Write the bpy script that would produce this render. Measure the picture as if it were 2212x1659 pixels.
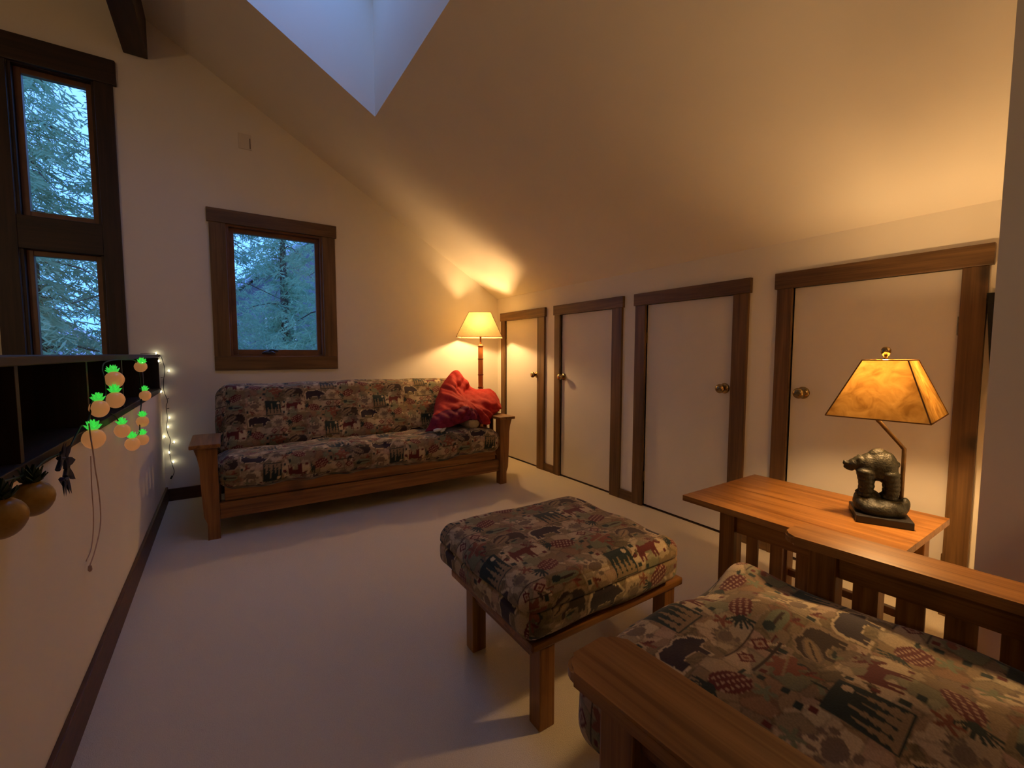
import bpy, bmesh, math, random
import numpy as np
from mathutils import Vector, Matrix
random.seed(7); np.random.seed(7)
for o in list(bpy.data.objects): bpy.data.objects.remove(o)
sc = bpy.context.scene
COL = sc.collection
R = 3.03            # x of the knee wall with the four low doors
KZ = 1.768          # height of the knee wall
SL = 0.6            # rise of the sloped ceiling per metre
RAD = math.radians

# ------------------------------------------------------------------ camera
cd = bpy.data.cameras.new('camera'); cam = bpy.data.objects.new('camera', cd); COL.objects.link(cam)
cd.sensor_width = 36; cd.lens = 939.94 / 2212 * 36; cd.clip_start = 0.02; cd.clip_end = 300
yaw, pitch, roll = RAD(33.5186), RAD(-3.93), RAD(0.078)
fw = Vector((math.sin(yaw)*math.cos(pitch), math.cos(yaw)*math.cos(pitch), math.sin(pitch)))
rt = Vector((math.cos(yaw), -math.sin(yaw), 0)); up = rt.cross(fw)
r2 = rt*math.cos(roll) + up*math.sin(roll); u2 = -rt*math.sin(roll) + up*math.cos(roll)
m = Matrix((r2, u2, -fw)).transposed().to_4x4(); m.translation = (0.40976, -4.25268, 1.148)
cam.matrix_world = m
sc.camera = cam

# ------------------------------------------------------------------ world, exposure
sc.view_settings.view_transform = 'Standard'; sc.view_settings.look = 'None'
sc.view_settings.gamma = 1; sc.view_settings.exposure = 0.15
sc.view_settings.use_curve_mapping = False
w = bpy.data.worlds.new('dusk_sky'); sc.world = w; w.use_nodes = True
nt = w.node_tree; nt.nodes.clear()
wo = nt.nodes.new('ShaderNodeOutputWorld'); bg = nt.nodes.new('ShaderNodeBackground')
tc = nt.nodes.new('ShaderNodeTexCoord'); sx = nt.nodes.new('ShaderNodeSeparateXYZ'); rp = nt.nodes.new('ShaderNodeValToRGB')
nt.links.new(tc.outputs['Generated'], sx.inputs[0]); nt.links.new(sx.outputs['Z'], rp.inputs[0])
nt.links.new(rp.outputs[0], bg.inputs[0]); nt.links.new(bg.outputs[0], wo.inputs[0])
rp.color_ramp.elements[0].position = 0.0; rp.color_ramp.elements[0].color = (0.12, 0.38, 1.0, 1)
rp.color_ramp.elements[1].position = 1.0; rp.color_ramp.elements[1].color = (0.22, 0.38, 1.0, 1)
bg.inputs[1].default_value = 2.8
LAMP_COL = (1.0, 0.60, 0.25)
FLOOR_LAMP_W = 23.0
TABLE_LAMP_W = 27.0
FILL_PENDANT_W = 26.0  # strength of the added, unseen fill pendant
sc.cycles.max_bounces = 8; sc.cycles.diffuse_bounces = 6; sc.cycles.transparent_max_bounces = 8
sc.cycles.use_adaptive_sampling = True; sc.cycles.adaptive_threshold = 0.03; sc.cycles.adaptive_min_samples = 24

# ------------------------------------------------------------------ materials
MATS = {}
def lin(h):
    h = h.lstrip('#'); v = [int(h[i:i+2], 16)/255 for i in (0, 2, 4)]
    return tuple(c/12.92 if c <= 0.04045 else ((c+0.055)/1.055)**2.4 for c in v)
def newmat(name):
    mt = bpy.data.materials.new(name); mt.use_nodes = True; MATS[name] = mt
    n = mt.node_tree.nodes; b = n['Principled BSDF']
    return mt, mt.node_tree, n, b
def noisy(name, c1, c2, scale=20, rough=0.6, bump=0.0, bscale=None, metal=0.0, stretch=None, detail=4, spec=0.5, coat=0.0):
    mt, t, n, b = newmat(name); L = t.links
    tcn = n.new('ShaderNodeTexCoord'); mp = n.new('ShaderNodeMapping'); L.new(tcn.outputs['Object'], mp.inputs[0])
    if stretch: mp.inputs['Scale'].default_value = stretch
    nz = n.new('ShaderNodeTexNoise'); nz.inputs['Scale'].default_value = scale; nz.inputs['Detail'].default_value = detail
    L.new(mp.outputs[0], nz.inputs['Vector'])
    cr = n.new('ShaderNodeValToRGB'); cr.color_ramp.elements[0].color = (*c1, 1); cr.color_ramp.elements[1].color = (*c2, 1)
    cr.color_ramp.elements[0].position = 0.3; cr.color_ramp.elements[1].position = 0.7
    L.new(nz.outputs['Fac'], cr.inputs[0]); L.new(cr.outputs[0], b.inputs['Base Color'])
    b.inputs['Roughness'].default_value = rough; b.inputs['Metallic'].default_value = metal
    b.inputs['Specular IOR Level'].default_value = spec; b.inputs['Coat Weight'].default_value = coat
    if bump:
        n2 = n.new('ShaderNodeTexNoise'); n2.inputs['Scale'].default_value = bscale or scale*4; n2.inputs['Detail'].default_value = 3
        L.new(mp.outputs[0], n2.inputs['Vector'])
        bp = n.new('ShaderNodeBump'); bp.inputs['Strength'].default_value = bump; bp.inputs['Distance'].default_value = 0.004
        L.new(n2.outputs['Fac'], bp.inputs['Height']); L.new(bp.outputs[0], b.inputs['Normal'])
    return mt
def woodmat(name, dark, light, axis='X', rough=0.38, scale=1.0, knots=0.0, spec=0.5):
    """straight-grained board, grain along the given object axis"""
    mt, t, n, b = newmat(name); L = t.links
    tcn = n.new('ShaderNodeTexCoord'); mp = n.new('ShaderNodeMapping'); L.new(tcn.outputs['Object'], mp.inputs[0])
    s = {'X': (1.2, 22, 22), 'Y': (22, 1.2, 22), 'Z': (22, 22, 1.2)}[axis]
    mp.inputs['Scale'].default_value = tuple(v*scale for v in s)
    nz = n.new('ShaderNodeTexNoise'); nz.inputs['Scale'].default_value = 1.3; nz.inputs['Detail'].default_value = 5; nz.inputs['Distortion'].default_value = 0.9
    L.new(mp.outputs[0], nz.inputs['Vector'])
    mp2 = n.new('ShaderNodeMapping'); L.new(tcn.outputs['Object'], mp2.inputs[0])
    mp2.inputs['Scale'].default_value = tuple((v*4 if v > 5 else v*1.5)*scale for v in s)
    nz2 = n.new('ShaderNodeTexNoise'); nz2.inputs['Scale'].default_value = 2; nz2.inputs['Detail'].default_value = 2
    L.new(mp2.outputs[0], nz2.inputs['Vector'])
    mx = n.new('ShaderNodeMath'); mx.operation = 'MULTIPLY_ADD'; mx.inputs[1].default_value = 0.35
    L.new(nz2.outputs['Fac'], mx.inputs[0]); L.new(nz.outputs['Fac'], mx.inputs[2])
    cr = n.new('ShaderNodeValToRGB'); e = cr.color_ramp.elements
    e[0].position = 0.48; e[0].color = (*dark, 1); e[1].position = 0.85; e[1].color = (*light, 1)
    L.new(mx.outputs[0], cr.inputs[0])
    out = cr.outputs[0]
    if knots:
        vo = n.new('ShaderNodeTexVoronoi'); vo.inputs['Scale'].default_value = knots
        L.new(tcn.outputs['Object'], vo.inputs['Vector'])
        kr = n.new('ShaderNodeMapRange'); kr.inputs['From Min'].default_value = 0.05; kr.inputs['From Max'].default_value = 0.14
        kr.inputs['To Min'].default_value = 0.35; kr.inputs['To Max'].default_value = 1.0
        L.new(vo.outputs['Distance'], kr.inputs['Value'])
        mm = n.new('ShaderNodeMix'); mm.data_type = 'RGBA'; mm.blend_type = 'MULTIPLY'; mm.inputs['Factor'].default_value = 1
        L.new(out, mm.inputs['A']); L.new(kr.outputs[0], mm.inputs['B']); out = mm.outputs['Result']
    L.new(out, b.inputs['Base Color']); b.inputs['Roughness'].default_value = rough; b.inputs['Specular IOR Level'].default_value = spec
    bp = n.new('ShaderNodeBump'); bp.inputs['Strength'].default_value = 0.12; bp.inputs['Distance'].default_value = 0.002
    L.new(mx.outputs[0], bp.inputs['Height']); L.new(bp.outputs[0], b.inputs['Normal'])
    return mt
def emis(name, base, col, strength, rough=0.4):
    mt, t, n, b = newmat(name)
    b.inputs['Base Color'].default_value = (*base, 1); b.inputs['Emission Color'].default_value = (*col, 1)
    b.inputs['Emission Strength'].default_value = strength; b.inputs['Roughness'].default_value = rough
    return mt

noisy('door_paint', (0.72, 0.66, 0.57), (0.75, 0.69, 0.60), 4, 0.55, 0.03, 90, spec=0.35)
def matte(name, c1, c2, scale, detail=1, bump=0.0):
    mt, t, n, b = newmat(name); n.remove(b); L = t.links
    tcn = n.new('ShaderNodeTexCoord'); nz = n.new('ShaderNodeTexNoise'); nz.inputs['Scale'].default_value = scale; nz.inputs['Detail'].default_value = detail
    L.new(tcn.outputs['Object'], nz.inputs['Vector'])
    mx = n.new('ShaderNodeMix'); mx.data_type = 'RGBA'; mx.inputs['A'].default_value = (*c1, 1); mx.inputs['B'].default_value = (*c2, 1); L.new(nz.outputs['Fac'], mx.inputs['Factor'])
    df = n.new('ShaderNodeBsdfDiffuse'); L.new(mx.outputs['Result'], df.inputs[0]); L.new(df.outputs[0], n['Material Output'].inputs[0])
    if bump:
        bp = n.new('ShaderNodeBump'); bp.inputs['Strength'].default_value = bump; bp.inputs['Distance'].default_value = 0.004
        L.new(nz.outputs['Fac'], bp.inputs['Height']); L.new(bp.outputs[0], df.inputs['Normal'])
matte('paint', (0.82, 0.76, 0.65), (0.87, 0.81, 0.70), 3)
matte('carpet', (0.56, 0.49, 0.38), (0.76, 0.68, 0.53), 300, 2, 0.5)
matte('lower_carpet', (0.50, 0.45, 0.36), (0.55, 0.5, 0.4), 60)
for ax in 'XYZ':
    woodmat('casing_'+ax, lin('#4e351b'), lin('#785832'), ax, 0.5, 0.8, 2.3)
    woodmat('oak_'+ax, lin('#6a4019'), lin('#9c6a32'), ax, 0.36, 1.0, 1.6)
    woodmat('honey_'+ax, lin('#74481c'), lin('#a3733c'), ax, 0.3, 1.0)
    woodmat('dark_'+ax, lin('#20120c'), lin('#3a2218'), ax, 0.5)
noisy('baseboard', lin('#4a2c1a'), lin('#5f3b24'), 14, 0.5, stretch=(1, 1, 6))
noisy('brass', lin('#8f7a52'), lin('#b39a6a'), 30, 0.22, metal=1.0)
noisy('black_metal', (0.012, 0.012, 0.014), (0.02, 0.02, 0.022), 40, 0.35)
noisy('bronze', lin('#12130f'), lin('#24261e'), 90, 0.5, 0.5, 180, metal=0.2)
noisy('pole_metal', lin('#3c2d1c'), lin('#5d4526'), 40, 0.38, metal=0.6)
noisy('black_cloth', (0.008, 0.008, 0.009), (0.014, 0.014, 0.015), 60, 0.9)
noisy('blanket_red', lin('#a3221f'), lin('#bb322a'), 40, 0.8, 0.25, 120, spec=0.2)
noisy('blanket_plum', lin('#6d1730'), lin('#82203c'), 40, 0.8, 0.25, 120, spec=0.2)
noisy('pillow_cream', lin('#b9a88a'), lin('#cbbb9c'), 60, 0.85)
noisy('pillow_white', lin('#cfcbc6'), lin('#dddad6'), 60, 0.85)
noisy('wire_black', (0.01, 0.012, 0.01), (0.016, 0.02, 0.016), 60, 0.5)
noisy('wire_green', lin('#10240f'), lin('#1d3a18'), 60, 0.5)
noisy('cord_tan', lin('#a98b78'), lin('#b99a86'), 60, 0.7)
noisy('cord_brown', lin('#8a6236'), lin('#a97c46'), 60, 0.5)
noisy('leaf_navy', lin('#12152a'), lin('#1c2240'), 60, 0.5)
noisy('leaf_dark', lin('#10240f'), lin('#1a3516'), 60, 0.5)
noisy('pine_dull', lin('#8f6a24'), lin('#a5813a'), 60, 0.35)
noisy('jar_white', lin('#b8b2b4'), lin('#c9c4c4'), 40, 0.4)
noisy('jar_orange', lin('#a2461e'), lin('#5d2413'), 60, 0.5)
noisy('sash', lin('#6b4631'), lin('#80563c'), 10, 0.4)
noisy('bark', lin('#3b3430'), lin('#57504a'), 12, 0.9, 0.6, 30, stretch=(1, 1, 0.2))
noisy('house_wall', lin('#6a6a72'), lin('#7d7d85'), 3, 0.8)
noisy('house_roof', lin('#b9b6cc'), lin('#cfcce0'), 6, 0.5, stretch=(1, 8, 1))
noisy('house_glass', lin('#20242c'), lin('#2a2f38'), 3, 0.1)
noisy('earth', lin('#4a4f45'), lin('#5d6357'), 2, 0.95)
noisy('nail', lin('#4a3a2a'), lin('#5a4832'), 40, 0.5)
noisy('post_wood', lin('#9c5a26'), lin('#c07a3a'), 16, 0.5, stretch=(1, 1, 0.15))
noisy('post_band', lin('#6b3516'), lin('#874a22'), 16, 0.5)
noisy('switch_plate', (0.72, 0.65, 0.53), (0.74, 0.67, 0.55), 3, 0.6)
emis('fairy_bulb', (0.9, 0.9, 0.7), (1.0, 0.95, 0.62), 22)
emis('crown_lit', (0.05, 0.5, 0.08), (0.08, 1.0, 0.10), 0.42)
emis('crown_core', (0.5, 0.9, 0.4), (0.65, 1.0, 0.35), 5.0)

for k_ in ('crown_lit', 'crown_core'): MATS[k_].cycles.emission_sampling = 'NONE'
# glass: clear pane with a faint reflection
mt, t, n, b = newmat('glass'); n.remove(b)
tr = n.new('ShaderNodeBsdfTransparent'); gl = n.new('ShaderNodeBsdfGlossy'); ms = n.new('ShaderNodeMixShader')
tr.inputs[0].default_value = (0.95, 0.97, 0.98, 1); gl.inputs['Roughness'].default_value = 0.02; ms.inputs[0].default_value = 0.06
t.links.new(tr.outputs[0], ms.inputs[1]); t.links.new(gl.outputs[0], ms.inputs[2]); t.links.new(ms.outputs[0], n['Material Output'].inputs[0])

def shademat(name, c1, c2, trans, scale, tint):
    mt, t, n, b = newmat(name); n.remove(b); L = t.links
    tcn = n.new('ShaderNodeTexCoord')
    nz = n.new('ShaderNodeTexNoise'); nz.inputs['Scale'].default_value = scale; nz.inputs['Detail'].default_value = 7; nz.inputs['Distortion'].default_value = 1.2
    L.new(tcn.outputs['Object'], nz.inputs['Vector'])
    cr = n.new('ShaderNodeValToRGB'); e = cr.color_ramp.elements
    e[0].position = 0.35; e[0].color = (*c1, 1); e[1].position = 0.68; e[1].color = (*c2, 1)
    L.new(nz.outputs['Fac'], cr.inputs[0])
    df = n.new('ShaderNodeBsdfDiffuse'); tl = n.new('ShaderNodeBsdfTranslucent'); ms = n.new('ShaderNodeMixShader')
    ml = n.new('ShaderNodeMix'); ml.data_type = 'RGBA'; ml.blend_type = 'MULTIPLY'; ml.inputs['Factor'].default_value = 1; ml.inputs['B'].default_value = (*tint, 1)
    L.new(cr.outputs[0], ml.inputs['A'])
    L.new(cr.outputs[0], df.inputs[0]); L.new(ml.outputs['Result'], tl.inputs[0]); ms.inputs[0].default_value = trans
    L.new(df.outputs[0], ms.inputs[1]); L.new(tl.outputs[0], ms.inputs[2]); L.new(ms.outputs[0], n['Material Output'].inputs[0])
    return mt
shademat('shade_parchment', (0.24, 0.15, 0.05), (0.48, 0.35, 0.14), 0.30, 16, (0.34, 0.25, 0.13))
shademat('shade_linen', (0.74, 0.66, 0.42), (0.80, 0.72, 0.48), 0.40, 60, (0.5, 0.42, 0.27))
def leafmat(name, c1, c2):
    mt, t, n, b = newmat(name); n.remove(b); L = t.links
    tcn = n.new('ShaderNodeTexCoord'); nz = n.new('ShaderNodeTexNoise'); nz.inputs['Scale'].default_value = 2.2; L.new(tcn.outputs['Object'], nz.inputs['Vector'])
    cr = n.new('ShaderNodeValToRGB'); cr.color_ramp.elements[0].color = (*c1, 1); cr.color_ramp.elements[1].color = (*c2, 1)
    cr.color_ramp.elements[0].position = 0.35; cr.color_ramp.elements[1].position = 0.65; L.new(nz.outputs['Fac'], cr.inputs[0])
    df = n.new('ShaderNodeBsdfDiffuse'); tl = n.new('ShaderNodeBsdfTranslucent'); ms = n.new('ShaderNodeMixShader'); ms.inputs[0].default_value = 0.45
    L.new(cr.outputs[0], df.inputs[0]); L.new(cr.outputs[0], tl.inputs[0]); L.new(df.outputs[0], ms.inputs[1]); L.new(tl.outputs[0], ms.inputs[2]); L.new(ms.outputs[0], n['Material Output'].inputs[0])
leafmat('needles_a', (0.28, 0.46, 0.30), (0.45, 0.62, 0.40)); leafmat('needles_b', (0.22, 0.42, 0.30), (0.40, 0.58, 0.40))
noisy('shade_trim', lin('#6b4a1c'), lin('#7d5826'), 30, 0.6)

# pineapple lamp body: frosted glass that scatters the bulb's glow
mt, t, n, b = newmat('pine_lit')
b.inputs['Base Color'].default_value = (0.62, 0.30, 0.10, 1); b.inputs['Roughness'].default_value = 0.3
b.inputs['Emission Color'].default_value = (1.0, 0.40, 0.13, 1); b.inputs['Emission Strength'].default_value = 0.20; mt.cycles.emission_sampling = 'NONE'

# printed fabric: the print sits in a colour attribute, weave and sheen in nodes
mt, t, n, b = newmat('lodge_fabric'); L = t.links
at = n.new('ShaderNodeAttribute'); at.attribute_name = 'print'
tcn = n.new('ShaderNodeTexCoord'); nz = n.new('ShaderNodeTexNoise'); nz.inputs['Scale'].default_value = 260; L.new(tcn.outputs['Object'], nz.inputs['Vector'])
mm = n.new('ShaderNodeMix'); mm.data_type = 'RGBA'; mm.blend_type = 'OVERLAY'; mm.inputs['Factor'].default_value = 0.25
L.new(at.outputs['Color'], mm.inputs['A']); L.new(nz.outputs['Fac'], mm.inputs['B']); L.new(mm.outputs['Result'], b.inputs['Base Color'])
b.inputs['Roughness'].default_value = 0.85; b.inputs['Specular IOR Level'].default_value = 0.25; b.inputs['Sheen Weight'].default_value = 0.15
bp = n.new('ShaderNodeBump'); bp.inputs['Strength'].default_value = 0.25; bp.inputs['Distance'].default_value = 0.002
L.new(nz.outputs['Fac'], bp.inputs['Height']); L.new(bp.outputs[0], b.inputs['Normal'])

# ------------------------------------------------------------------ helpers
def link(o, parent=None):
    COL.objects.link(o)
    if parent is not None: o.parent = parent
    return o
def obj(name, bm, mat, parent=None, smooth=False, loc=None):
    me = bpy.data.meshes.new(name)
    bmesh.ops.recalc_face_normals(bm, faces=bm.faces)
    bm.to_mesh(me); bm.free(); me.materials.append(MATS[mat])
    if smooth:
        for p in me.polygons: p.use_smooth = True
    o = bpy.data.objects.new(name, me)
    if loc: o.location = loc
    return link(o, parent)
def empty(name, loc=(0, 0, 0), rz=0, parent=None):
    o = bpy.data.objects.new(name, None); o.location = loc; o.rotation_euler = (0, 0, rz); o.empty_display_size = 0.1
    return link(o, parent)
def tag(o, label=None, cat=None, group=None, kind=None):
    if label: o['label'] = label
    if cat: o['category'] = cat
    if group: o['group'] = group
    if kind: o['kind'] = kind
    return o
def box(bm, x0, x1, y0, y1, z0, z1, bev=0.0, M=None):
    r = bmesh.ops.create_cube(bm, size=1)
    vs = r['verts']
    for v in vs:
        v.co = Vector(((x0+x1)/2 + v.co.x*(x1-x0), (y0+y1)/2 + v.co.y*(y1-y0), (z0+z1)/2 + v.co.z*(z1-z0)))
    if bev:
        es = list({e for v in vs for e in v.link_edges})
        rb = bmesh.ops.bevel(bm, geom=es, offset=bev, segments=2, affect='EDGES', profile=0.6)
        vs = list({v for f in rb['faces'] for v in f.verts} | {v for v in vs if v.is_valid})
    if M is not None: bmesh.ops.transform(bm, matrix=M, verts=vs)
    return vs
def BX(name, mat, parent, *a, bev=0.003, smooth=False, M=None):
    bm = bmesh.new(); box(bm, *a, bev=bev, M=M); return obj(name, bm, mat, parent, smooth)
def prism(bm, pts, a0, a1, axis='Y'):
    """polygon pts extruded along an axis from a0 to a1"""
    def P(p, a):
        return {'X': (a, p[0], p[1]), 'Y': (p[0], a, p[1]), 'Z': (p[0], p[1], a)}[axis]
    A = [bm.verts.new(P(p, a0)) for p in pts]; B = [bm.verts.new(P(p, a1)) for p in pts]
    bm.faces.new(A); bm.faces.new(B[::-1]); k = len(pts)
    for i in range(k): bm.faces.new((A[i], A[(i+1) % k], B[(i+1) % k], B[i]))
def catmull(pts, n=6):
    pts = [Vector(p) for p in pts]; out = []
    for i in range(len(pts)-1):
        p0 = pts[max(i-1, 0)]; p1 = pts[i]; p2 = pts[i+1]; p3 = pts[min(i+2, len(pts)-1)]
        for k in range(n):
            t = k/n
            out.append(0.5*((2*p1) + (p2-p0)*t + (2*p0-5*p1+4*p2-p3)*t*t + (3*p1-p0-3*p2+p3)*t**3))
    out.append(pts[-1]); return out
def tube(bm, pts, r, seg=8, cap=True):
    pts = [Vector(p) for p in pts]; rings = []; a = None
    for i, p in enumerate(pts):
        d = (pts[min(i+1, len(pts)-1)] - pts[max(i-1, 0)]).normalized()
        if a is None:
            a = d.cross(Vector((0, 0, 1)))
            if a.length < 0.05: a = d.cross(Vector((1, 0, 0)))
        else: a = a - d*a.dot(d)
        a.normalize(); b_ = d.cross(a).normalized()
        rr = r[i] if hasattr(r, '__len__') else r
        rings.append([bm.verts.new(p + (a*math.cos(2*math.pi*k/seg) + b_*math.sin(2*math.pi*k/seg))*rr) for k in range(seg)])
    for i in range(len(rings)-1):
        for k in range(seg):
            bm.faces.new((rings[i][k], rings[i][(k+1) % seg], rings[i+1][(k+1) % seg], rings[i+1][k]))
    if cap: bm.faces.new(rings[0][::-1]); bm.faces.new(rings[-1])
def lathe(bm, prof, seg=24, M=None):
    """prof: list of (r, z)"""
    rings = []; new = []
    for r, z in prof:
        ring = [bm.verts.new((r*math.cos(2*math.pi*k/seg), r*math.sin(2*math.pi*k/seg), z)) for k in range(seg)]
        rings.append(ring); new += ring
    for i in range(len(rings)-1):
        for k in range(seg):
            bm.faces.new((rings[i][k], rings[i][(k+1) % seg], rings[i+1][(k+1) % seg], rings[i+1][k]))
    bm.faces.new(rings[0][::-1]); bm.faces.new(rings[-1])
    if M is not None: bmesh.ops.transform(bm, matrix=M, verts=new)
def quad(bm, a, b, c, d):
    return bm.faces.new([bm.verts.new(p) for p in (a, b, c, d)])
def zc(x): return KZ + SL*(R-x)

# ------------------------------------------------------------------ the printed lodge fabric
TU, TV = 0.41, 0.40
def inpoly(u, v, poly):
    r = np.zeros(u.shape, bool); k = len(poly)
    for i in range(k):
        x0, y0 = poly[i]; x1, y1 = poly[(i+1) % k]
        if y0 == y1: continue
        c = ((y0 > v) != (y1 > v)) & (u < (x1-x0)*(v-y0)/(y1-y0) + x0)
        r ^= c
    return r
def ell(u, v, cx, cy, a, b, rot=0):
    c, s = math.cos(RAD(rot)), math.sin(RAD(rot)); du, dv = u-cx, v-cy
    return ((du*c+dv*s)/a)**2 + ((-du*s+dv*c)/b)**2 < 1
def rect(u, v, x0, x1, y0, y1): return (u > x0) & (u < x1) & (v > y0) & (v < y1)
BEAR = [(0,0),(0.4,2.2),(0,3.6),(0.3,5.4),(1.6,6.8),(4,7.3),(6.6,7.0),(8.4,7.8),(10.2,7.4),(11.6,6.4),(12.2,6.9),(12.7,6.2),(13.6,5.0),(14.6,4.2),(14.4,3.5),(12.6,3.4),(11.2,3.0),(10.8,1.6),(11.0,0),(9.4,0),(9.0,2.0),(7.6,2.4),(5,2.2),(3.6,2.0),(3.2,0.9),(3.4,0),(1.8,0),(1.7,1.4),(1.4,0)]
MOOSE = [(0,0),(0.5,0),(1.3,3.2),(1.6,0),(2.2,0),(2.6,3.6),(5.6,3.8),(6.0,0),(6.6,0),(6.9,2.8),(7.4,0),(8.0,0),(8.0,4.6),(8.6,6.0),(9.8,5.2),(10.8,4.8),(11.2,5.6),(10.2,6.8),(9.6,7.8),(10.6,8.2),(11.8,9.8),(10.8,9.2),(10.4,10.4),(9.6,9.2),(8.6,10.6),(8.2,9.2),(6.8,10.0),(7.4,8.4),(8.4,7.6),(7.2,7.2),(5.6,7.0),(3.4,6.6),(1.0,6.6),(0,5.4)]
C = {k: np.array(lin(v)) for k, v in dict(tan='#8f7a5e', cream='#b9a682', olive='#766647', drab='#66583c', brown='#3b2c22', bear='#33272a', maroon='#5e2420', green='#22302c', taupe='#6f5e4c', pink='#a2856c', rust='#7a4631', sage='#6f7356', mid='#8a7453', navy='#1d2426').items()}
def print_color(u, v):
    """lodge print, u and v in metres -> linear colour"""
    col = np.floor(u/TU).astype(int)
    v = v + (col % 2)*TV*0.5
    a = np.mod(u, TU)*100; b_ = np.mod(v, TV)*100          # centimetres inside the repeat 41 x 40
    out = np.empty(u.shape + (3,)); out[:] = C['tan']
    rng = np.random.RandomState(3)
    def put(mask, c): out[mask] = C[c]
    # patch fields, their edges a little wavy
    a0, b0 = a, b_
    a = a0+0.8*np.sin(b0*0.55)+0.3*np.sin(b0*1.9+1); b_ = b0+0.8*np.sin(a0*0.5+2)+0.3*np.sin(a0*2.1)
    put(rect(a, b_, 0, 17, 0, 11), 'olive'); put(rect(a, b_, 17, 29, 0, 9), 'cream'); put(rect(a, b_, 29, 41, 0, 12), 'mid')
    put(rect(a, b_, 0, 12, 11, 25), 'cream'); put(rect(a, b_, 12, 24, 9, 22), 'mid'); put(rect(a, b_, 24, 41, 12, 23), 'cream')
    put(rect(a, b_, 0, 14, 25, 40), 'mid'); put(rect(a, b_, 14, 27, 22, 31), 'drab'); put(rect(a, b_, 27, 41, 23, 34), 'olive')
    put(rect(a, b_, 14, 28, 34, 40), 'pink'); put(rect(a, b_, 28, 41, 34, 40), 'olive')
    wob = 0.5*np.sin(a*1.9+b_*0.7) + 0.4*np.sin(b_*2.3-a)
    # landscape waves in the fields
    for k in range(3):
        put(rect(a, b_, 0, 17, 0, 11) & (np.abs(b_-2.5-3*k-0.9*np.sin(a*0.5+k)) < 0.35), 'drab')
        put(rect(a, b_, 27, 41, 23, 34) & (np.abs(b_-25-3*k-0.9*np.sin(a*0.45+k*2)) < 0.3), 'tan')
    a, b_ = a0, b0
    # pebble mosaic woven into the fields
    sd = rng.rand(70, 2)*np.array([41, 40]); dm = np.full(a.shape, 1e9); d2 = dm.copy(); ci = np.zeros(a.shape, int)
    for q in range(len(sd)):
        du = np.abs(a-sd[q, 0]); du = np.minimum(du, 41-du); dv = np.abs(b_-sd[q, 1]); dv = np.minimum(dv, 40-dv)
        d = np.hypot(du*0.8, dv); m_ = d < dm; d2 = np.where(m_, dm, np.minimum(d2, d)); ci[m_] = q; dm = np.where(m_, d, dm)
    pal = np.array([C[k] for k in ('cream', 'taupe', 'pink', 'sage', 'mid', 'drab', 'rust', 'cream', 'tan', 'olive')]); wgt = rng.rand(70)*0.75; wgt[wgt < 0.2] = 0
    out[:] = out*(1-wgt[ci][..., None])+pal[rng.randint(0, 10, 70)][ci]*wgt[ci][..., None]
    out[(d2-dm) < 0.35] *= 0.72
    for q in range(26):
        cx, cy = rng.rand(2)*np.array([37, 36])+2; rt_ = rng.rand()*180; put(ell(a, b_, cx, cy, 1.9, 0.55, rt_), ('brown', 'sage', 'rust', 'cream')[q % 4]); put(ell(a, b_, cx+1, cy+0.6, 1.5, 0.45, rt_+50), ('drab', 'green', 'maroon', 'taupe')[q % 4])
    # bears
    put(inpoly((a-0.2)*0.88, (b_-0.9)*0.86, BEAR), 'cream'); put(inpoly((41.2-a)*0.9, (b_-23.7)*0.86, [(x*0.88, y*1.05) for x, y in BEAR]), 'tan')
    put(inpoly(a-1.2, b_-1.6, BEAR), 'bear')
    put(inpoly(40.2-a, b_-24.4, [(x*0.88, y*1.05) for x, y in BEAR]), 'brown')
    # moose
    put(inpoly((a-27)*0.95, (b_-12.4)*1.02, MOOSE), 'maroon')
    # night window with pines and a moon
    put(rect(a, b_, 13, 23.6, 10, 21.5), 'green')
    for px_, h in ((14.8, 7.5), (17.2, 9.2), (19.6, 6.6), (21.8, 8)):
        d = (b_-10.4); put(rect(a, b_, 13, 23.6, 10.4, 10.4+h) & (np.abs(a-px_) < 1.5*(1-d/h)*(0.65+0.35*(np.mod(d, 1.7)/1.7 < 0.6))), 'mid')
    put(ell(a, b_, 21.6, 19.6, 1.0, 1.0), 'cream')
    # paw prints
    for cx, cy, s in ((6, 17, 1.0), (21.5, 3.6, 0.75)):
        put(ell(a, b_, cx, cy, 2.9*s, 1.9*s), 'taupe')
        for q in range(5):
            an = RAD(20+35*q); put(ell(a, b_, cx+3.9*s*math.cos(an), cy+3.2*s*math.sin(an), 0.62*s, 0.85*s), 'taupe')
        put(ell(a, b_, cx+1, cy-3.1*s, 1.2*s, 0.8*s), 'taupe')
    # pine cones
    for cx, cy, rot in ((34, 5.5, 25), (6.5, 34.5, -20)):
        c, s = math.cos(RAD(rot)), math.sin(RAD(rot)); p = (a-cx)*c+(b_-cy)*s; q = -(a-cx)*s+(b_-cy)*c
        body = (p/4.6)**2+(q/2.9)**2 < 1
        put(body, 'maroon'); put(body & (np.sin(p*2.6+q*1.6)*np.sin(p*2.6-q*2.6) > 0.35), 'pink')
        for k in range(7):
            an = RAD(rot+180-60+20*k); dx, dy = a-(cx-4.2*c), b_-(cy-4.2*s)
            t_ = dx*math.cos(an)+dy*math.sin(an); w_ = -dx*math.sin(an)+dy*math.cos(an)
            put((t_ > 0) & (t_ < 4.2) & (np.abs(w_) < 0.3), 'green')
    # oak leaf
    th = np.arctan2(b_-30, a-20.5); rr = np.hypot((a-20.5)/1.25, b_-30)
    put(rr < 3.0+0.9*np.cos(6*th), 'rust'); put((np.abs(b_-30-0.25*(a-20.5)) < 0.25) & (rr < 3.6), 'mid')
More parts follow.
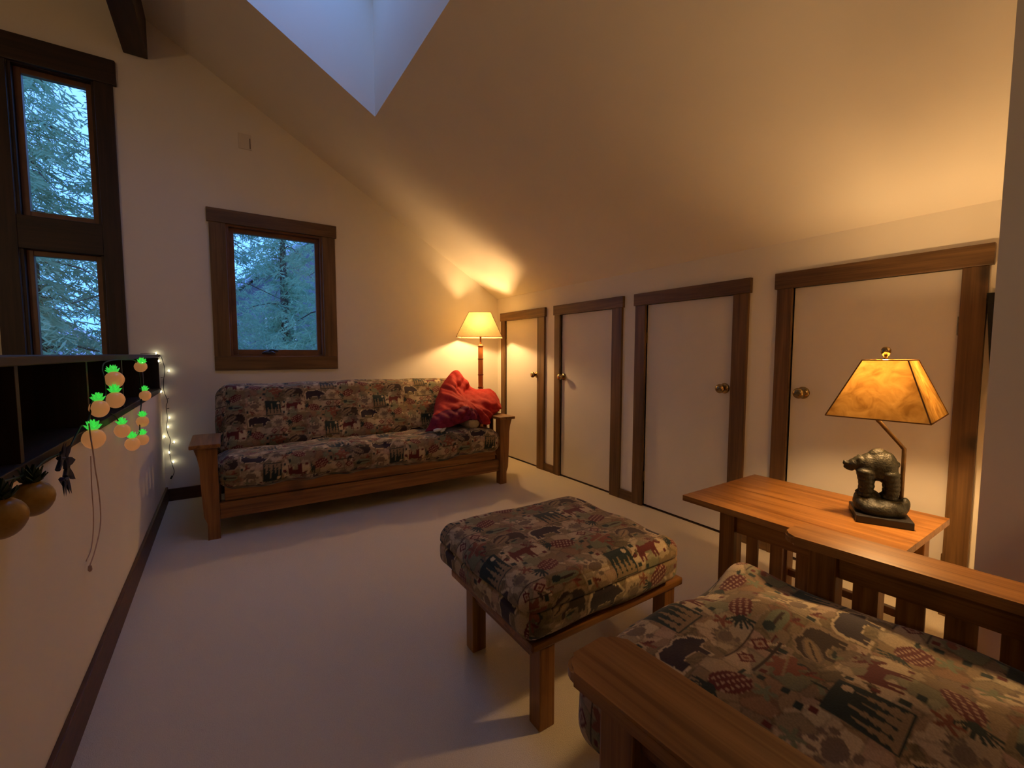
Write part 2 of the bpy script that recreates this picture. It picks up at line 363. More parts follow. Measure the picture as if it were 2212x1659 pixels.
    # long leaf with outlines
    for cx, cy, rot in ((31, 28.5, 30),):
        put(ell(a, b_, cx, cy, 4.6, 1.9, rot), 'taupe'); put(ell(a, b_, cx, cy, 4.0, 1.4, rot), 'mid'); put(ell(a, b_, cx, cy, 3.9, 0.25, rot), 'brown')
    # diamond band
    put(ell(a, b_, 34.5, 37, 5.2, 1.9), 'sage'); put(ell(a, b_, 31.2, 37.6, 1.6, 1.3), 'green'); put(ell(a, b_, 35.5, 37, 3.2, 0.5), 'brown')
    for k in range(2):
        cx = 17.8+6.8*k; d = np.abs(a-cx)/2.4+np.abs(b_-37)/2.2
        put((d < 1), 'maroon'); put(d < 0.62, 'pink'); put(d < 0.28, 'rust')
    put(rect(a, b_, 14, 28, 33.6, 34.0) | rect(a, b_, 14, 28, 39.7, 40), 'brown')
    # little checks
    for cx, cy in ((12.6, 27), (10.5, 24), (25.2, 12), (26, 20.5), (28.6, 10.4), (13.0, 31.6), (1.2, 12.5), (25.6, 32.6)):
        put((np.abs(a-cx) < 0.8) & (np.abs(b_-cy) < 0.8), 'green')
    for cx, cy in ((11.6, 22), (25, 16), (15.6, 32.4), (2.5, 26.2), (38.6, 13.4)):
        put((np.abs(a-cx) < 0.7) & (np.abs(b_-cy) < 0.7), 'maroon')
    # stars and small leaves
    for cx, cy, c in ((9.4, 29.4, 'sage'), (37.5, 20.5, 'taupe'), (3.4, 22.6, 'sage'), (26, 6.5, 'rust')):
        th = np.arctan2(b_-cy, a-cx); rr = np.hypot(a-cx, b_-cy)
        put(rr < 1.5+0.9*np.cos(5*th), c)
    # flecked weave
    fl = np.sin(a*7.3+3*np.sin(b_*1.7))*np.sin(b_*6.1+2*np.sin(a*2.1))
    out *= (1+0.10*fl)[..., None]
    return out*1.08

def fabric_object(name, P, UV, faces, parent, mat='lodge_fabric'):
    me = bpy.data.meshes.new(name)
    n_ = len(P); me.vertices.add(n_); me.vertices.foreach_set('co', np.ascontiguousarray(P, dtype=np.float32).ravel())
    F = np.asarray(faces, dtype=np.int32); k = len(F)
    me.loops.add(4*k); me.polygons.add(k)
    me.loops.foreach_set('vertex_index', F.ravel()); me.polygons.foreach_set('loop_start', np.arange(k, dtype=np.int32)*4)
    me.update(calc_edges=True)
    me.polygons.foreach_set('use_smooth', np.ones(k, bool))
    ca = me.color_attributes.new('print', 'FLOAT_COLOR', 'POINT')
    c = np.ones((n_, 4), np.float32); c[:, :3] = print_color(UV[:, 0], UV[:, 1]); ca.data.foreach_set('color', c.ravel())
    me.materials.append(MATS[mat]); me.update()
    o = bpy.data.objects.new(name, me); return link(o, parent)
def cushion(name, parent, hx, hy, hz, rad, step, bulge=(0.02, 0.0, 0.015), uv0=(0, 0), flipv=1, wr=0.004, seed=0, post=None):
    """rounded box cushion centred on the origin; the print runs over the top and down the sides"""
    P, UV, F = [], [], []; base = 0
    def face(fn, na, nb, uvf):
        nonlocal base
        A, B = np.meshgrid(np.linspace(-1, 1, na+1), np.linspace(-1, 1, nb+1), indexing='ij')
        p = fn(A.ravel(), B.ravel()); P.append(p); UV.append(uvf(A.ravel(), B.ravel()))
        i, j = np.meshgrid(np.arange(na), np.arange(nb), indexing='ij'); q = (base+i*(nb+1)+j).ravel()
        F.append(np.stack([q, q+nb+1, q+nb+2, q+1], 1)); base += (na+1)*(nb+1)
    nx, ny, nz_ = [max(4, int(2*h/step)) for h in (hx, hy, hz)]
    o1 = np.ones
    face(lambda a, b: np.stack([a*hx, b*hy, hz+0*a], 1), nx, ny, lambda a, b: np.stack([a*hx, b*hy], 1))
    face(lambda a, b: np.stack([a*hx, -hy+0*a, b*hz], 1), nx, nz_, lambda a, b: np.stack([a*hx, -hy-(1-b)*hz], 1))
    face(lambda a, b: np.stack([a*hx, hy+0*a, b*hz], 1), nx, nz_, lambda a, b: np.stack([a*hx, hy+(1-b)*hz], 1))
    face(lambda a, b: np.stack([-hx+0*a, a*hy, b*hz], 1), ny, nz_, lambda a, b: np.stack([-hx-(1-b)*hz, a*hy], 1))
    face(lambda a, b: np.stack([hx+0*a, a*hy, b*hz], 1), ny, nz_, lambda a, b: np.stack([hx+(1-b)*hz, a*hy], 1))
    face(lambda a, b: np.stack([a*hx, b*hy, -hz+0*a], 1), max(4, nx//6), max(4, ny//6), lambda a, b: np.stack([a*hx, b*hy], 1))
    P = np.concatenate(P); UV = np.concatenate(UV); F = np.concatenate(F)
    h = np.array([hx, hy, hz]); s = P/h
    inner = np.clip(P, -(h-rad), h-rad); d = P-inner; L_ = np.linalg.norm(d, axis=1, keepdims=True)
    ch = np.maximum(np.abs(d).max(1, keepdims=True), 1e-9)
    P2 = np.where(L_ > 1e-9, inner+d/np.maximum(L_, 1e-9)*np.minimum(ch, rad), P)
    fx = 1-s[:, 0]**2; fy = 1-s[:, 1]**2; fz = 1-s[:, 2]**2
    P2[:, 2] += np.sign(s[:, 2])*bulge[0]*np.sqrt(np.clip(fx*fy, 0, 1))*np.abs(s[:, 2])
    P2[:, 1] += s[:, 1]*bulge[2]*fz*fx**0.5; P2[:, 0] += s[:, 0]*bulge[2]*fz*np.clip(fy, 0, 1)**0.5
    rs = np.random.RandomState(seed+11)
    for k in range(7):
        fr = rs.uniform(6, 26, 3)*rs.choice([-1, 1], 3); ph = rs.uniform(0, 6)
        P2 += (wr/3)*np.sin(P2@fr+ph)[:, None]*np.stack([s[:, 0]*0.5, s[:, 1]*0.5, s[:, 2]], 1)
    UV = UV*np.array([1, flipv])+np.array(uv0)
    if post is not None: P2 = post(P2, s)
    # keep print coordinates positive
    return fabric_object(name, P2, UV+8.0*np.array([TU, TV]), F, parent)

# ------------------------------------------------------------------ room shell
YB = -7.0            # back of the loft
XA = R+0.6           # attic side
def structure(name, bm, mat, label=None, smooth=False):
    o = obj(name, bm, mat, None, smooth); o['kind'] = 'structure'
    if label: o['label'] = label
    return o
bm = bmesh.new(); box(bm, -0.30, XA, YB, 0.02, -0.30, 0.0)
structure('floor', bm, 'carpet', 'pale beige carpeted loft floor')
bm = bmesh.new(); box(bm, -6.2, -0.30, YB, 0.02, -2.9, -2.7)
structure('floor_lower', bm, 'lower_carpet', 'floor of the open space below the half wall')

# far gable wall with two window openings
TWX0, TWX1, TWZ0, TWZ1 = -0.69, -0.272, 0.85, 3.05
SWX0, SWX1, SWZ0, SWZ1 = 0.463, 1.181, 1.122, 2.192
bm = bmesh.new()
def wallbox(x0, x1, z0, z1): box(bm, x0, x1, 0.0, 0.16, z0, z1)
wallbox(-6.2, TWX0, -2.9, 6); wallbox(TWX0, TWX1, -2.9, TWZ0); wallbox(TWX0, TWX1, TWZ1, 6)
wallbox(TWX1, SWX0, -2.9, 6); wallbox(SWX0, SWX1, -2.9, SWZ0); wallbox(SWX0, SWX1, SWZ1, 6); wallbox(SWX1, XA+0.3, -2.9, 6)
structure('wall_far', bm, 'paint', 'cream painted gable wall with the windows')

# half wall on the left, shelf bay above it
bm = bmesh.new(); box(bm, -0.30, 0.0, YB, 0.0, -2.7, 0.855)
structure('wall_left', bm, 'paint', 'cream painted half wall under the long shelf')
bm = bmesh.new(); box(bm, -6.3, -6.1, YB, 0.1, -2.9, 4.0); structure('wall_outer', bm, 'paint')
bm = bmesh.new(); box(bm, -6.3, XA+0.3, YB-0.15, YB, -2.9, 6.0); structure('wall_back', bm, 'paint')

# knee wall with door openings (y0, y1 of the header board ; y0, y1 of the opening)
DOORS = [(-0.0895, -0.904, -0.175, -0.776), (-1.033, -1.888, -1.125, -1.771), (-1.995, -2.869, -2.101, -2.763), (-3.003, -3.840, -3.094, -3.749)]
DZ = 1.513
bm = bmesh.new(); ys = 0.0
for _, _, a, b_ in DOORS:
    box(bm, R, R+0.10, a, ys, 0, DZ); ys = b_
box(bm, R, R+0.10, YB, ys, 0, DZ); box(bm, R, R+0.10, YB, 0.0, DZ, KZ+0.02)
structure('wall_right', bm, 'paint', 'low cream knee wall with four small doors')
bm = bmesh.new(); box(bm, XA, XA+0.1, YB, 0.0, -0.3, KZ); structure('wall_attic', bm, 'paint')
# stub wall beside the chair
bm = bmesh.new(); box(bm, 2.2, R, -4.09, -3.974, 0, zc(2.2)+0.02)
for v in bm.verts:
    if v.co.z > 1: v.co.z = zc(v.co.x)+0.03
structure('wall_stub', bm, 'paint', 'plain end of a stub wall at the right edge')

# sloped ceiling with the skylight shaft, second slope beyond the ridge
SKX0, SKX1, SKY0, SKY1, SKD = 0.30, 1.343, -2.62, -1.128, 0.85
XR = -1.6
bm = bmesh.new()
def slope_quads(dz, x0, x1):
    for (a, b_, c, d) in ((x0, SKX0, YB, 0.02), (SKX1, x1, YB, 0.02), (SKX0, SKX1, YB, SKY0), (SKX0, SKX1, SKY1, 0.02)):
        quad(bm, (a, c, zc(a)+dz), (b_, c, zc(b_)+dz), (b_, d, zc(b_)+dz), (a, d, zc(a)+dz))
slope_quads(0, XR, XA+0.15); slope_quads(SKD, XR, XA+0.15)
for (p, q) in (((SKX0, SKY0), (SKX1, SKY0)), ((SKX1, SKY0), (SKX1, SKY1)), ((SKX1, SKY1), (SKX0, SKY1)), ((SKX0, SKY1), (SKX0, SKY0))):
    quad(bm, (*p, zc(p[0])), (*q, zc(q[0])), (*q, zc(q[0])+SKD), (*p, zc(p[0])+SKD))
structure('ceiling', bm, 'paint', 'sloped cream ceiling with a skylight shaft')
bm = bmesh.new(); zr = zc(XR)
quad(bm, (XR, YB, zr), (-6.3, YB, zr-2.6), (-6.3, 0.02, zr-2.6), (XR, 0.02, zr))
quad(bm, (XR, YB, zr+SKD), (-6.3, YB, zr-2.6+SKD), (-6.3, 0.02, zr-2.6+SKD), (XR, 0.02, zr+SKD))
structure('ceiling_far_slope', bm, 'paint')
# dark purlin beam under the slope
bm = bmesh.new(); box(bm, -0.107, 0.03, YB, -0.001, 3.29, zc(-0.107)+0.02, bev=0.006)
structure('ceiling_beam', bm, 'dark_Y', 'dark wooden beam under the sloped ceiling')

# baseboards
bm = bmesh.new(); box(bm, 0, 0.016, YB, -0.016, 0, 0.115, bev=0.003); structure('baseboard_left', bm, 'baseboard')
bm = bmesh.new(); box(bm, 0, R, -0.016, 0, 0, 0.095, bev=0.003); structure('baseboard_far', bm, 'baseboard')
for k, (a, b_) in enumerate(((-0.866, -1.035), (-1.861, -2.011), (-2.853, -3.014), (-3.839, -3.974))):
    bm = bmesh.new(); box(bm, R-0.016, R, b_, a, 0, 0.075, bev=0.002); o = structure('baseboard_right' + ('' if k == 0 else '.%03d' % k), bm, 'casing_Y')

# ------------------------------------------------------------------ doors in the knee wall
def knob(parent, y, z, sgn):
    k = empty('knob', (R, y, z), 0, parent)
    Mx = Matrix.Rotation(RAD(-90), 4, 'Y')
    bm = bmesh.new(); lathe(bm, [(0.032, 0), (0.033, 0.004), (0.028, 0.010), (0.012, 0.013)], 24, Mx); obj('rosette', bm, 'brass', k, True)
    bm = bmesh.new(); lathe(bm, [(0.010, 0.008), (0.010, 0.030), (0.020, 0.036), (0.0275, 0.046), (0.029, 0.056), (0.025, 0.066), (0.012, 0.070)], 24, Mx); obj('knob_ball', bm, 'brass', k, True)
    return k
dl = ['lit small door with casing beside the floor lamp', 'second small door from the floor lamp, knob on its left', 'third small door from the lamp, knob on its right', 'small door behind the bear lamp and side table']
KN = [(-0.745, 0.942, 1), (-1.160, 0.939, -1), (-2.715, 0.935, 1), (-3.160, 0.940, -1)]
for i, (h0, h1, a, b_) in enumerate(DOORS):
    d = empty('door_%d' % (i+1), (0, 0, 0)); tag(d, dl[i], None, None, 'structure')
    bm = bmesh.new(); box(bm, R+0.006, R+0.041, b_+0.003, a-0.003, 0.014, DZ-0.003, bev=0.002); obj('door_panel', bm, 'door_paint', d)
    o0, o1 = h0-0.012, h1+0.013
    BX('header_board', 'casing_Y', d, R-0.026, R, h1, h0, DZ-0.002, DZ+0.086)
    BX('side_board', 'casing_Z', d, R-0.021, R, a, o0, 0, DZ-0.002); BX('side_board', 'casing_Z', d, R-0.021, R, o1, b_, 0, DZ-0.002)
    BX('jamb_lining', 'casing_Z', d, R, R+0.10, a, a+0.012, 0, DZ, bev=0); BX('jamb_lining', 'casing_Z', d, R, R+0.10, b_-0.012, b_, 0, DZ, bev=0)
    BX('head_lining', 'casing_Y', d, R, R+0.10, b_, a, DZ, DZ+0.012, bev=0)
    kk = KN[i]
    knob(d, kk[0], kk[1], kk[2]).location.x = R+0.006
    hy = a-0.001 if kk[2] > 0 else b_+0.001
    for hz_ in (0.23, 1.27):
        bm = bmesh.new(); box(bm, R-0.004, R+0.008, hy-0.006, hy+0.006, hz_-0.04, hz_+0.04, bev=0.002); obj('hinge', bm, 'brass', d)
    BX('threshold', 'dark_Y', d, R+0.004, R+0.05, b_, a, 0, 0.008, bev=0)

# ------------------------------------------------------------------ windows
def sash(parent, x0, x1, z0, z1, y=0.045, w_=0.035, crank=False):
    """casement: outer frame, sash bars, pane"""
    s = empty('sash', (0, 0, 0), 0, parent)
    BX('stile', 'sash', s, x0, x0+w_, y, y+0.04, z0, z1); BX('stile', 'sash', s, x1-w_, x1, y, y+0.04, z0, z1)
    BX('rail', 'sash', s, x0+w_, x1-w_, y, y+0.04, z1-w_, z1); BX('rail', 'sash', s, x0+w_, x1-w_, y, y+0.04, z0, z0+w_*1.25)
    BX('pane', 'glass', s, x0+w_-0.004, x1-w_+0.004, y+0.018, y+0.024, z0+w_, z1-w_+0.004, bev=0)
def lining(parent, x0, x1, z0, z1, mat='sash'):
    BX('reveal_lining', mat, parent, x0, x0+0.018, 0, 0.16, z0, z1, bev=0); BX('reveal_lining', mat, parent, x1-0.018, x1, 0, 0.16, z0, z1, bev=0)
    BX('reveal_lining', mat, parent, x0+0.018, x1-0.018, 0, 0.16, z1-0.018, z1, bev=0); BX('reveal_lining', mat, parent, x0+0.018, x1-0.018, 0, 0.16, z0, z0+0.018, bev=0)
w1 = tag(empty('window_1'), 'tall narrow window of two stacked panes with dark casing', None, None, 'structure')
lining(w1, TWX0, TWX1, TWZ0, TWZ1, 'dark_Z')
BX('header_board', 'dark_X', w1, -0.835, -0.152, -0.030, 0, 3.035, 3.205, bev=0.006)
BX('side_board', 'dark_Z', w1, -0.272, -0.172, -0.022, 0, 0.75, 3.036); BX('side_board', 'dark_Z', w1, -0.80, -0.69, -0.022, 0, 0.75, 3.036)
BX('middle_board', 'dark_X', w1, TWX0, TWX1, -0.020, 0.10, 1.845, 2.062); BX('sill_board', 'dark_X', w1, TWX0, TWX1, -0.022, 0, 0.75, 0.87)
sash(w1, TWX0+0.018, TWX1-0.018, 2.062, TWZ1-0.018); sash(w1, TWX0+0.018, TWX1-0.018, 0.87, 1.845)
w2 = tag(empty('window_2'), 'square-ish casement window with brown wooden casing above the futon', None, None, 'structure')
lining(w2, SWX0, SWX1, SWZ0, SWZ1)
BX('header_board', 'casing_X', w2, 0.337, 1.303, -0.028, 0, 2.189, 2.297); BX('sill_board', 'casing_X', w2, 0.351, 1.289, -0.022, 0, 1.012, 1.126)
BX('side_board', 'casing_Z', w2, 0.351, 0.463, -0.022, 0, 1.126, 2.189); BX('side_board', 'casing_Z', w2, 1.181, 1.289, -0.022, 0, 1.126, 2.189)
sash(w2, SWX0+0.018, SWX1-0.018, SWZ0+0.018, SWZ1-0.018)
cr_ = empty('crank', (0.735, 0.0, 1.15), 0, w2)
bm = bmesh.new(); lathe(bm, [(0.05, 0), (0.052, 0.006), (0.03, 0.02), (0.012, 0.026)], 20, Matrix.Diagonal((1, 0.4, 1, 1))); obj('crank_base', bm, 'black_metal', cr_, True)
bm = bmesh.new(); tube(bm, catmull([(0, -0.005, 0.02), (0.02, -0.02, 0.03), (0.05, -0.025, 0.026), (0.07, -0.025, 0.02)], 5), 0.007, 8); obj('crank_handle', bm, 'black_metal', cr_, True)
w3 = tag(empty('window_3'), 'skylight frame and pane at the top of the shaft', None, None, 'structure')
for nm, (a, b_, c, d) in (('frame_bar', (SKX0, SKX0+0.06, SKY0, SKY1)), ('frame_bar', (SKX1-0.06, SKX1, SKY0, SKY1)), ('frame_bar', (SKX0+0.06, SKX1-0.06, SKY0, SKY0+0.06)), ('frame_bar', (SKX0+0.06, SKX1-0.06, SKY1-0.06, SKY1))):
    bm = bmesh.new(); box(bm, a, b_, c, d, 0, 0.05)
    for v in bm.verts: v.co.z += zc(v.co.x)+SKD-0.05
    obj(nm, bm, 'door_paint', w3)
bm = bmesh.new(); box(bm, SKX0+0.03, SKX1-0.03, SKY0+0.03, SKY1-0.03, 0, 0.006)
for v in bm.verts: v.co.z += zc(v.co.x)+SKD-0.02
obj('pane', bm, 'glass', w3)

# ------------------------------------------------------------------ long dark shelf on the half wall
sh = tag(empty('shelf_unit', (-0.15, -3.5, 0.855)), 'long dark wooden cubby shelf on top of the half wall', 'shelf')
def S(name, mat, x0, x1, y0, y1, z0, z1, **k):
    return BX(name, mat, sh, x0+0.15, x1+0.15, y0+3.5, y1+3.5, z0-0.855, z1-0.855, **k)
S('bottom_board', 'dark_Y', -0.30, 0.004, YB, 0, 0.855, 0.885); S('top_board', 'dark_Y', -0.32, 0.006, YB, 0, 1.118, 1.142)
S('back_panel', 'dark_Y', -0.30, -0.285, YB, 0, 0.885, 1.118, bev=0)
for y in (-0.012, -0.80, -1.45, -2.10, -2.74, -3.39, -4.04, -4.69, -5.34):
    S('divider', 'dark_Z', -0.285, -0.002, y-0.011, y+0.011, 0.885, 1.118, bev=0.001)

# small striped jar in the shelf
j = tag(empty('candle_jar', (-0.10, -0.62, 0.885)), 'small jar with white lid and orange body inside the dark shelf', 'jar')
bm = bmesh.new(); lathe(bm, [(0.028, 0), (0.031, 0.004), (0.031, 0.082), (0.029, 0.086)], 20); obj('jar_body', bm, 'jar_orange', j, True)
bm = bmesh.new(); lathe(bm, [(0.026, 0.086), (0.028, 0.09), (0.028, 0.168), (0.025, 0.172)], 20); obj('jar_lid', bm, 'jar_white', j, True)

# ------------------------------------------------------------------ futon frame
FX, FY = 1.383, -0.60
fu = tag(empty('futon_sofa', (FX, FY, 0)), 'honey oak futon sofa frame with flared arms under the window', 'sofa')
def FB(name, mat, x0, x1, y0, y1, z0, z1, bev=0.004, M=None):
    return BX(name, mat, fu, x0-FX, x1-FX, y0-FY, y1-FY, z0, z1, bev=bev, M=M)
prof = [(0.357, 0), (0.292, 0), (0.292, 0.105), (0.276, 0.15), (0.266, 0.35), (0.264, 0.46), (0.254, 0.52), (0.238, 0.575), (0.357, 0.575)]
for s in (1, -1):
    mx = (lambda x: x) if s > 0 else (lambda x: 2*FX-x)
    bm = bmesh.new(); prism(bm, [(mx(x)-FX, z) for x, z in prof], -1.05-FY, -0.985-FY, 'Y'); obj('front_post', bm, 'oak_Z', fu)
    def FBm(name, mat, x0, x1, *a, **k): return FB(name, mat, min(mx(x0), mx(x1)), max(mx(x0), mx(x1)), *a, **k)
    FBm('arm_board', 'oak_Y', 0.217, 0.375, -1.075, -0.64, 0.575, 0.600, bev=0.006)
    bm = bmesh.new()
    prism(bm, [(-0.64-FY, 0.600), (-0.64-FY, 0.575), (-0.17-FY, 0.43), (-0.17-FY, 0.455)], mx(0.225)-FX, mx(0.365)-FX, 'X'); obj('arm_slope_board', bm, 'oak_Y', fu)
    FBm('rear_post', 'oak_Z', 0.292, 0.357, -0.26, -0.18, 0, 0.455)
    FBm('side_rail', 'oak_Y', 0.278, 0.306, -0.985, -0.26, 0.11, 0.20)
    for k in range(6):
        y = -0.93+0.115*k; FBm('arm_slat', 'oak_Z', 0.285, 0.299, y, y+0.055, 0.20, 0.57 if y < -0.66 else 0.57-(y+0.055+0.64)*0.31)
    FBm('deck_bracket', 'oak_Y', 0.34, 0.357, -0.985, -0.26, 0.218, 0.25)
FB('front_stretcher', 'oak_X', 0.357, 2*FX-0.357, -1.03, -0.997, 0.114, 0.218)
FB('seat_rail', 'oak_X', 0.385, 2*FX-0.385, -1.012, -0.982, 0.222, 0.31)
FB('rear_stretcher', 'oak_X', 0.357, 2*FX-0.357, -0.24, -0.21, 0.114, 0.218)
for k in range(6):
    FB('deck_slat', 'oak_X', 0.39, 2*FX-0.39, -0.96+0.10*k, -0.90+0.10*k, 0.262, 0.28)
for x in (0.45, 1.36, 2.27):
    FB('back_stile', 'oak_Z', x, x+0.05, -0.26, -0.235, 0.25, 0.82, M=Matrix.Translation((0, 0.40, 0.25)) @ Matrix.Rotation(RAD(-20), 4, 'X') @ Matrix.Translation((0, -0.36, -0.25)))

# mattress folded into seat and back
ma = tag(empty('futon_mattress', (FX+0.005, FY, 0.29)), 'folded futon mattress in brown bear and moose lodge print', 'mattress')
def post_seat(P, s):
    P = P.copy(); P[:, 2] += -0.03*np.clip(s[:, 1]+0.2, -2, 2)*(0.5+0.5*s[:, 2]) - 0.004*np.sin(P[:, 0]*7)
    return P
o = cushion('seat_section', ma, 1.035, 0.33, 0.100, 0.090, 0.0065, (0.006, 0, 0.02), (0.1, 0.12), -1, 0.008, 1, post_seat)
o.location = (0, -1.07+0.33-FY, 0.093)
def post_back(P, s):
    P = P.copy(); P[:, 2] += 0.008*np.sin(P[:, 0]*6+1)*(s[:, 1] > 0)
    return P
o = cushion('back_section', ma, 1.03, 0.285, 0.10, 0.09, 0.0065, (0.02, 0, 0.015), (0.03, 0.11), 1, 0.008, 2, post_back)
o.rotation_euler = (RAD(64), 0, 0); o.location = (0, -0.33-FY, 0.345)

# ------------------------------------------------------------------ red comforter heaped in the futon corner
cf = tag(empty('comforter', (2.30, -0.7, 0.52)), 'rumpled red comforter heaped in the corner of the futon', 'blanket')
def interp(keys, s):
    xs = [k[0] for k in keys]
    return np.stack([np.interp(s, xs, [k[1][d] for k in keys]) for d in range(3)], -1)
def smooth_curve(keys, s, w_=0.05):
    return sum(interp(keys, np.clip(s+d, 0, 1)) for d in np.linspace(-w_, w_, 7))/7
NS, NT = 150, 110
s_, t_ = np.meshgrid(np.linspace(0, 1, NS), np.linspace(0, 1, NT), indexing='ij')
BK = [(0, (2.02, -0.50, 0.60)), (0.4, (2.30, -0.36, 0.74)), (0.7, (2.46, -0.45, 0.66)), (1, (2.60, -0.56, 0.60))]
RG = [(0, (1.959, -0.66, 0.62)), (0.06, (1.981, -0.62, 0.641)), (0.14, (2.035, -0.55, 0.735)), (0.24, (2.119, -0.48, 0.842)), (0.32, (2.198, -0.43, 0.916)), (0.38, (2.279, -0.4, 0.985)), (0.43, (2.324, -0.4, 0.990)), (0.5, (2.354, -0.43, 0.925)), (0.56, (2.386, -0.47, 0.881)), (0.62, (2.407, -0.5, 0.841)), (0.69, (2.448, -0.53, 0.800)), (0.77, (2.516, -0.56, 0.802)), (0.85, (2.585, -0.58, 0.805)), (0.91, (2.627, -0.6, 0.76)), (0.96, (2.657, -0.63, 0.693)), (1, (2.624, -0.7, 0.63))]
MD = [(0, (1.851, -0.84, 0.633)), (0.2, (1.923, -0.86, 0.657)), (0.4, (2.021, -0.88, 0.688)), (0.5, (2.087, -0.88, 0.692)), (0.62, (2.181, -0.89, 0.679)), (0.72, (2.258, -0.9, 0.658)), (0.85, (2.353, -0.9, 0.64)), (0.95, (2.464, -0.86, 0.63)), (1, (2.513, -0.82, 0.63))]
BT = [(0, (1.763, -0.93, 0.515)), (0.15, (1.803, -0.97, 0.525)), (0.28, (1.847, -0.99, 0.54)), (0.45, (1.963, -1.0, 0.55)), (0.55, (2.07, -1.0, 0.576)), (0.62, (2.131, -0.99, 0.592)), (0.72, (2.227, -0.98, 0.585)), (0.78, (2.258, -0.99, 0.545)), (0.88, (2.323, -0.98, 0.53)), (0.95, (2.395, -0.92, 0.61)), (1, (2.496, -0.84, 0.63))]
cb, cr2, cm, ct = [smooth_curve(k, s_, 0.02) for k in (BK, RG, MD, BT)]
# back -> ridge -> belly -> hem
def ramp(a, b_): return np.clip((t_-a)/(b_-a), 0, 1)[..., None]
sm = lambda q: q*q*(3-2*q)
Pb = cb*(1-sm(ramp(0, 0.2)))+cr2*sm(ramp(0, 0.2))
Pb = Pb*(1-ramp(0.2, 0.62)**0.85)+cm*ramp(0.2, 0.62)**0.85
Pb = Pb*(1-ramp(0.62, 1))+ct*ramp(0.62, 1)
Pb[..., 1] -= 0.035*np.sin(math.pi*np.clip((t_-0.2)/0.8, 0, 1))
ctr = np.array([2.20, 0.72]); dx = Pb[..., 0]-ctr[0]; dz = Pb[..., 2]-ctr[1]
ang = np.arctan2(dz, dx); rad_ = np.hypot(dx, dz); act = np.clip((t_-0.10)*6, 0, 1)
fold = 0.013*np.sin(ang*7+8*rad_)*np.clip(rad_*5, 0, 1)+0.009*np.sin(ang*15+1.3+11*rad_)*np.clip(rad_*5, 0, 1)+0.004*np.sin(Pb[..., 0]*70+Pb[..., 2]*50)+0.003*np.sin(Pb[..., 0]*43-Pb[..., 2]*80)
hol = 0.09*np.exp(-((Pb[..., 0]-2.27)/0.13)**2-((Pb[..., 2]-0.80)/0.07)**2)-0.05*np.exp(-((Pb[..., 0]-2.47)/0.10)**2-((Pb[..., 2]-0.74)/0.06)**2)
quilt = 0.004*np.abs(np.sin(s_*26+t_*9))*np.abs(np.sin(t_*24-s_*8))
Pb[..., 1] += (hol-fold-quilt)*act; Pb[..., 2] += 0.5*fold*act*(1-np.clip((t_-0.85)*6, 0, 1))
Pb -= np.array([2.30, -0.7, 0.52])
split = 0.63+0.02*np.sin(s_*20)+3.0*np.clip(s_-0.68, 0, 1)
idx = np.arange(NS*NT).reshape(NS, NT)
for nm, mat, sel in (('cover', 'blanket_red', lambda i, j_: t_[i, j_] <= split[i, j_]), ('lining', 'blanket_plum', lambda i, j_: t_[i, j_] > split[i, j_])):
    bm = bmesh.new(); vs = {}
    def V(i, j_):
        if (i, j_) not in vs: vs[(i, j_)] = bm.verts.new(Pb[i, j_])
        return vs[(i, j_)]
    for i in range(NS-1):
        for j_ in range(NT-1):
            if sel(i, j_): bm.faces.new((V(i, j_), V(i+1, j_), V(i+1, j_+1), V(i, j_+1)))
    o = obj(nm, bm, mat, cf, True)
    md_ = o.modifiers.new('thick', 'SOLIDIFY'); md_.thickness = 0.018; md_.offset = -1 if False else 0
pw = tag(empty('bolster_pillow', (2.20, -0.865, 0.50)), 'beige bolster pillow end peeking from under the red comforter', 'pillow')
bm = bmesh.new(); lathe(bm, [(0.01, -0.10), (0.045, -0.098), (0.058, -0.085), (0.060, 0), (0.058, 0.085), (0.045, 0.098), (0.01, 0.10)], 24, Matrix.Translation((0, 0, 0.058)) @ Matrix.Rotation(RAD(90), 4, 'X')); obj('pillow_cover', bm, 'pillow_cream', pw, True)
for k in range(2):
    bm = bmesh.new(); z = 0.09 if k else -0.09
    lathe(bm, [(0.054, z-0.002), (0.0565, z), (0.054, z+0.002)], 24, Matrix.Translation((0, 0, 0.058)) @ Matrix.Rotation(RAD(90), 4, 'X')); obj('piping', bm, 'cord_tan', pw, True)
sk = tag(empty('white_cloth', (1.85, -0.985, 0.532)), 'small white folded cloth at the hem of the comforter', 'cloth')
bm = bmesh.new(); lathe(bm, [(0.004, -0.04), (0.016, -0.035), (0.021, 0), (0.017, 0.03), (0.004, 0.036)], 14, Matrix.Rotation(RAD(80), 4, 'Y') @ Matrix.Diagonal((0.7, 1.1, 1, 1))); obj('cloth_roll', bm, 'pillow_white', sk, True)
bm = bmesh.new(); lathe(bm, [(0.004, -0.03), (0.013, -0.026), (0.015, 0), (0.004, 0.028)], 12, Matrix.Translation((0.045, -0.004, -0.003)) @ Matrix.Rotation(RAD(60), 4, 'Y')); obj('cloth_fold', bm, 'pillow_white', sk, True)

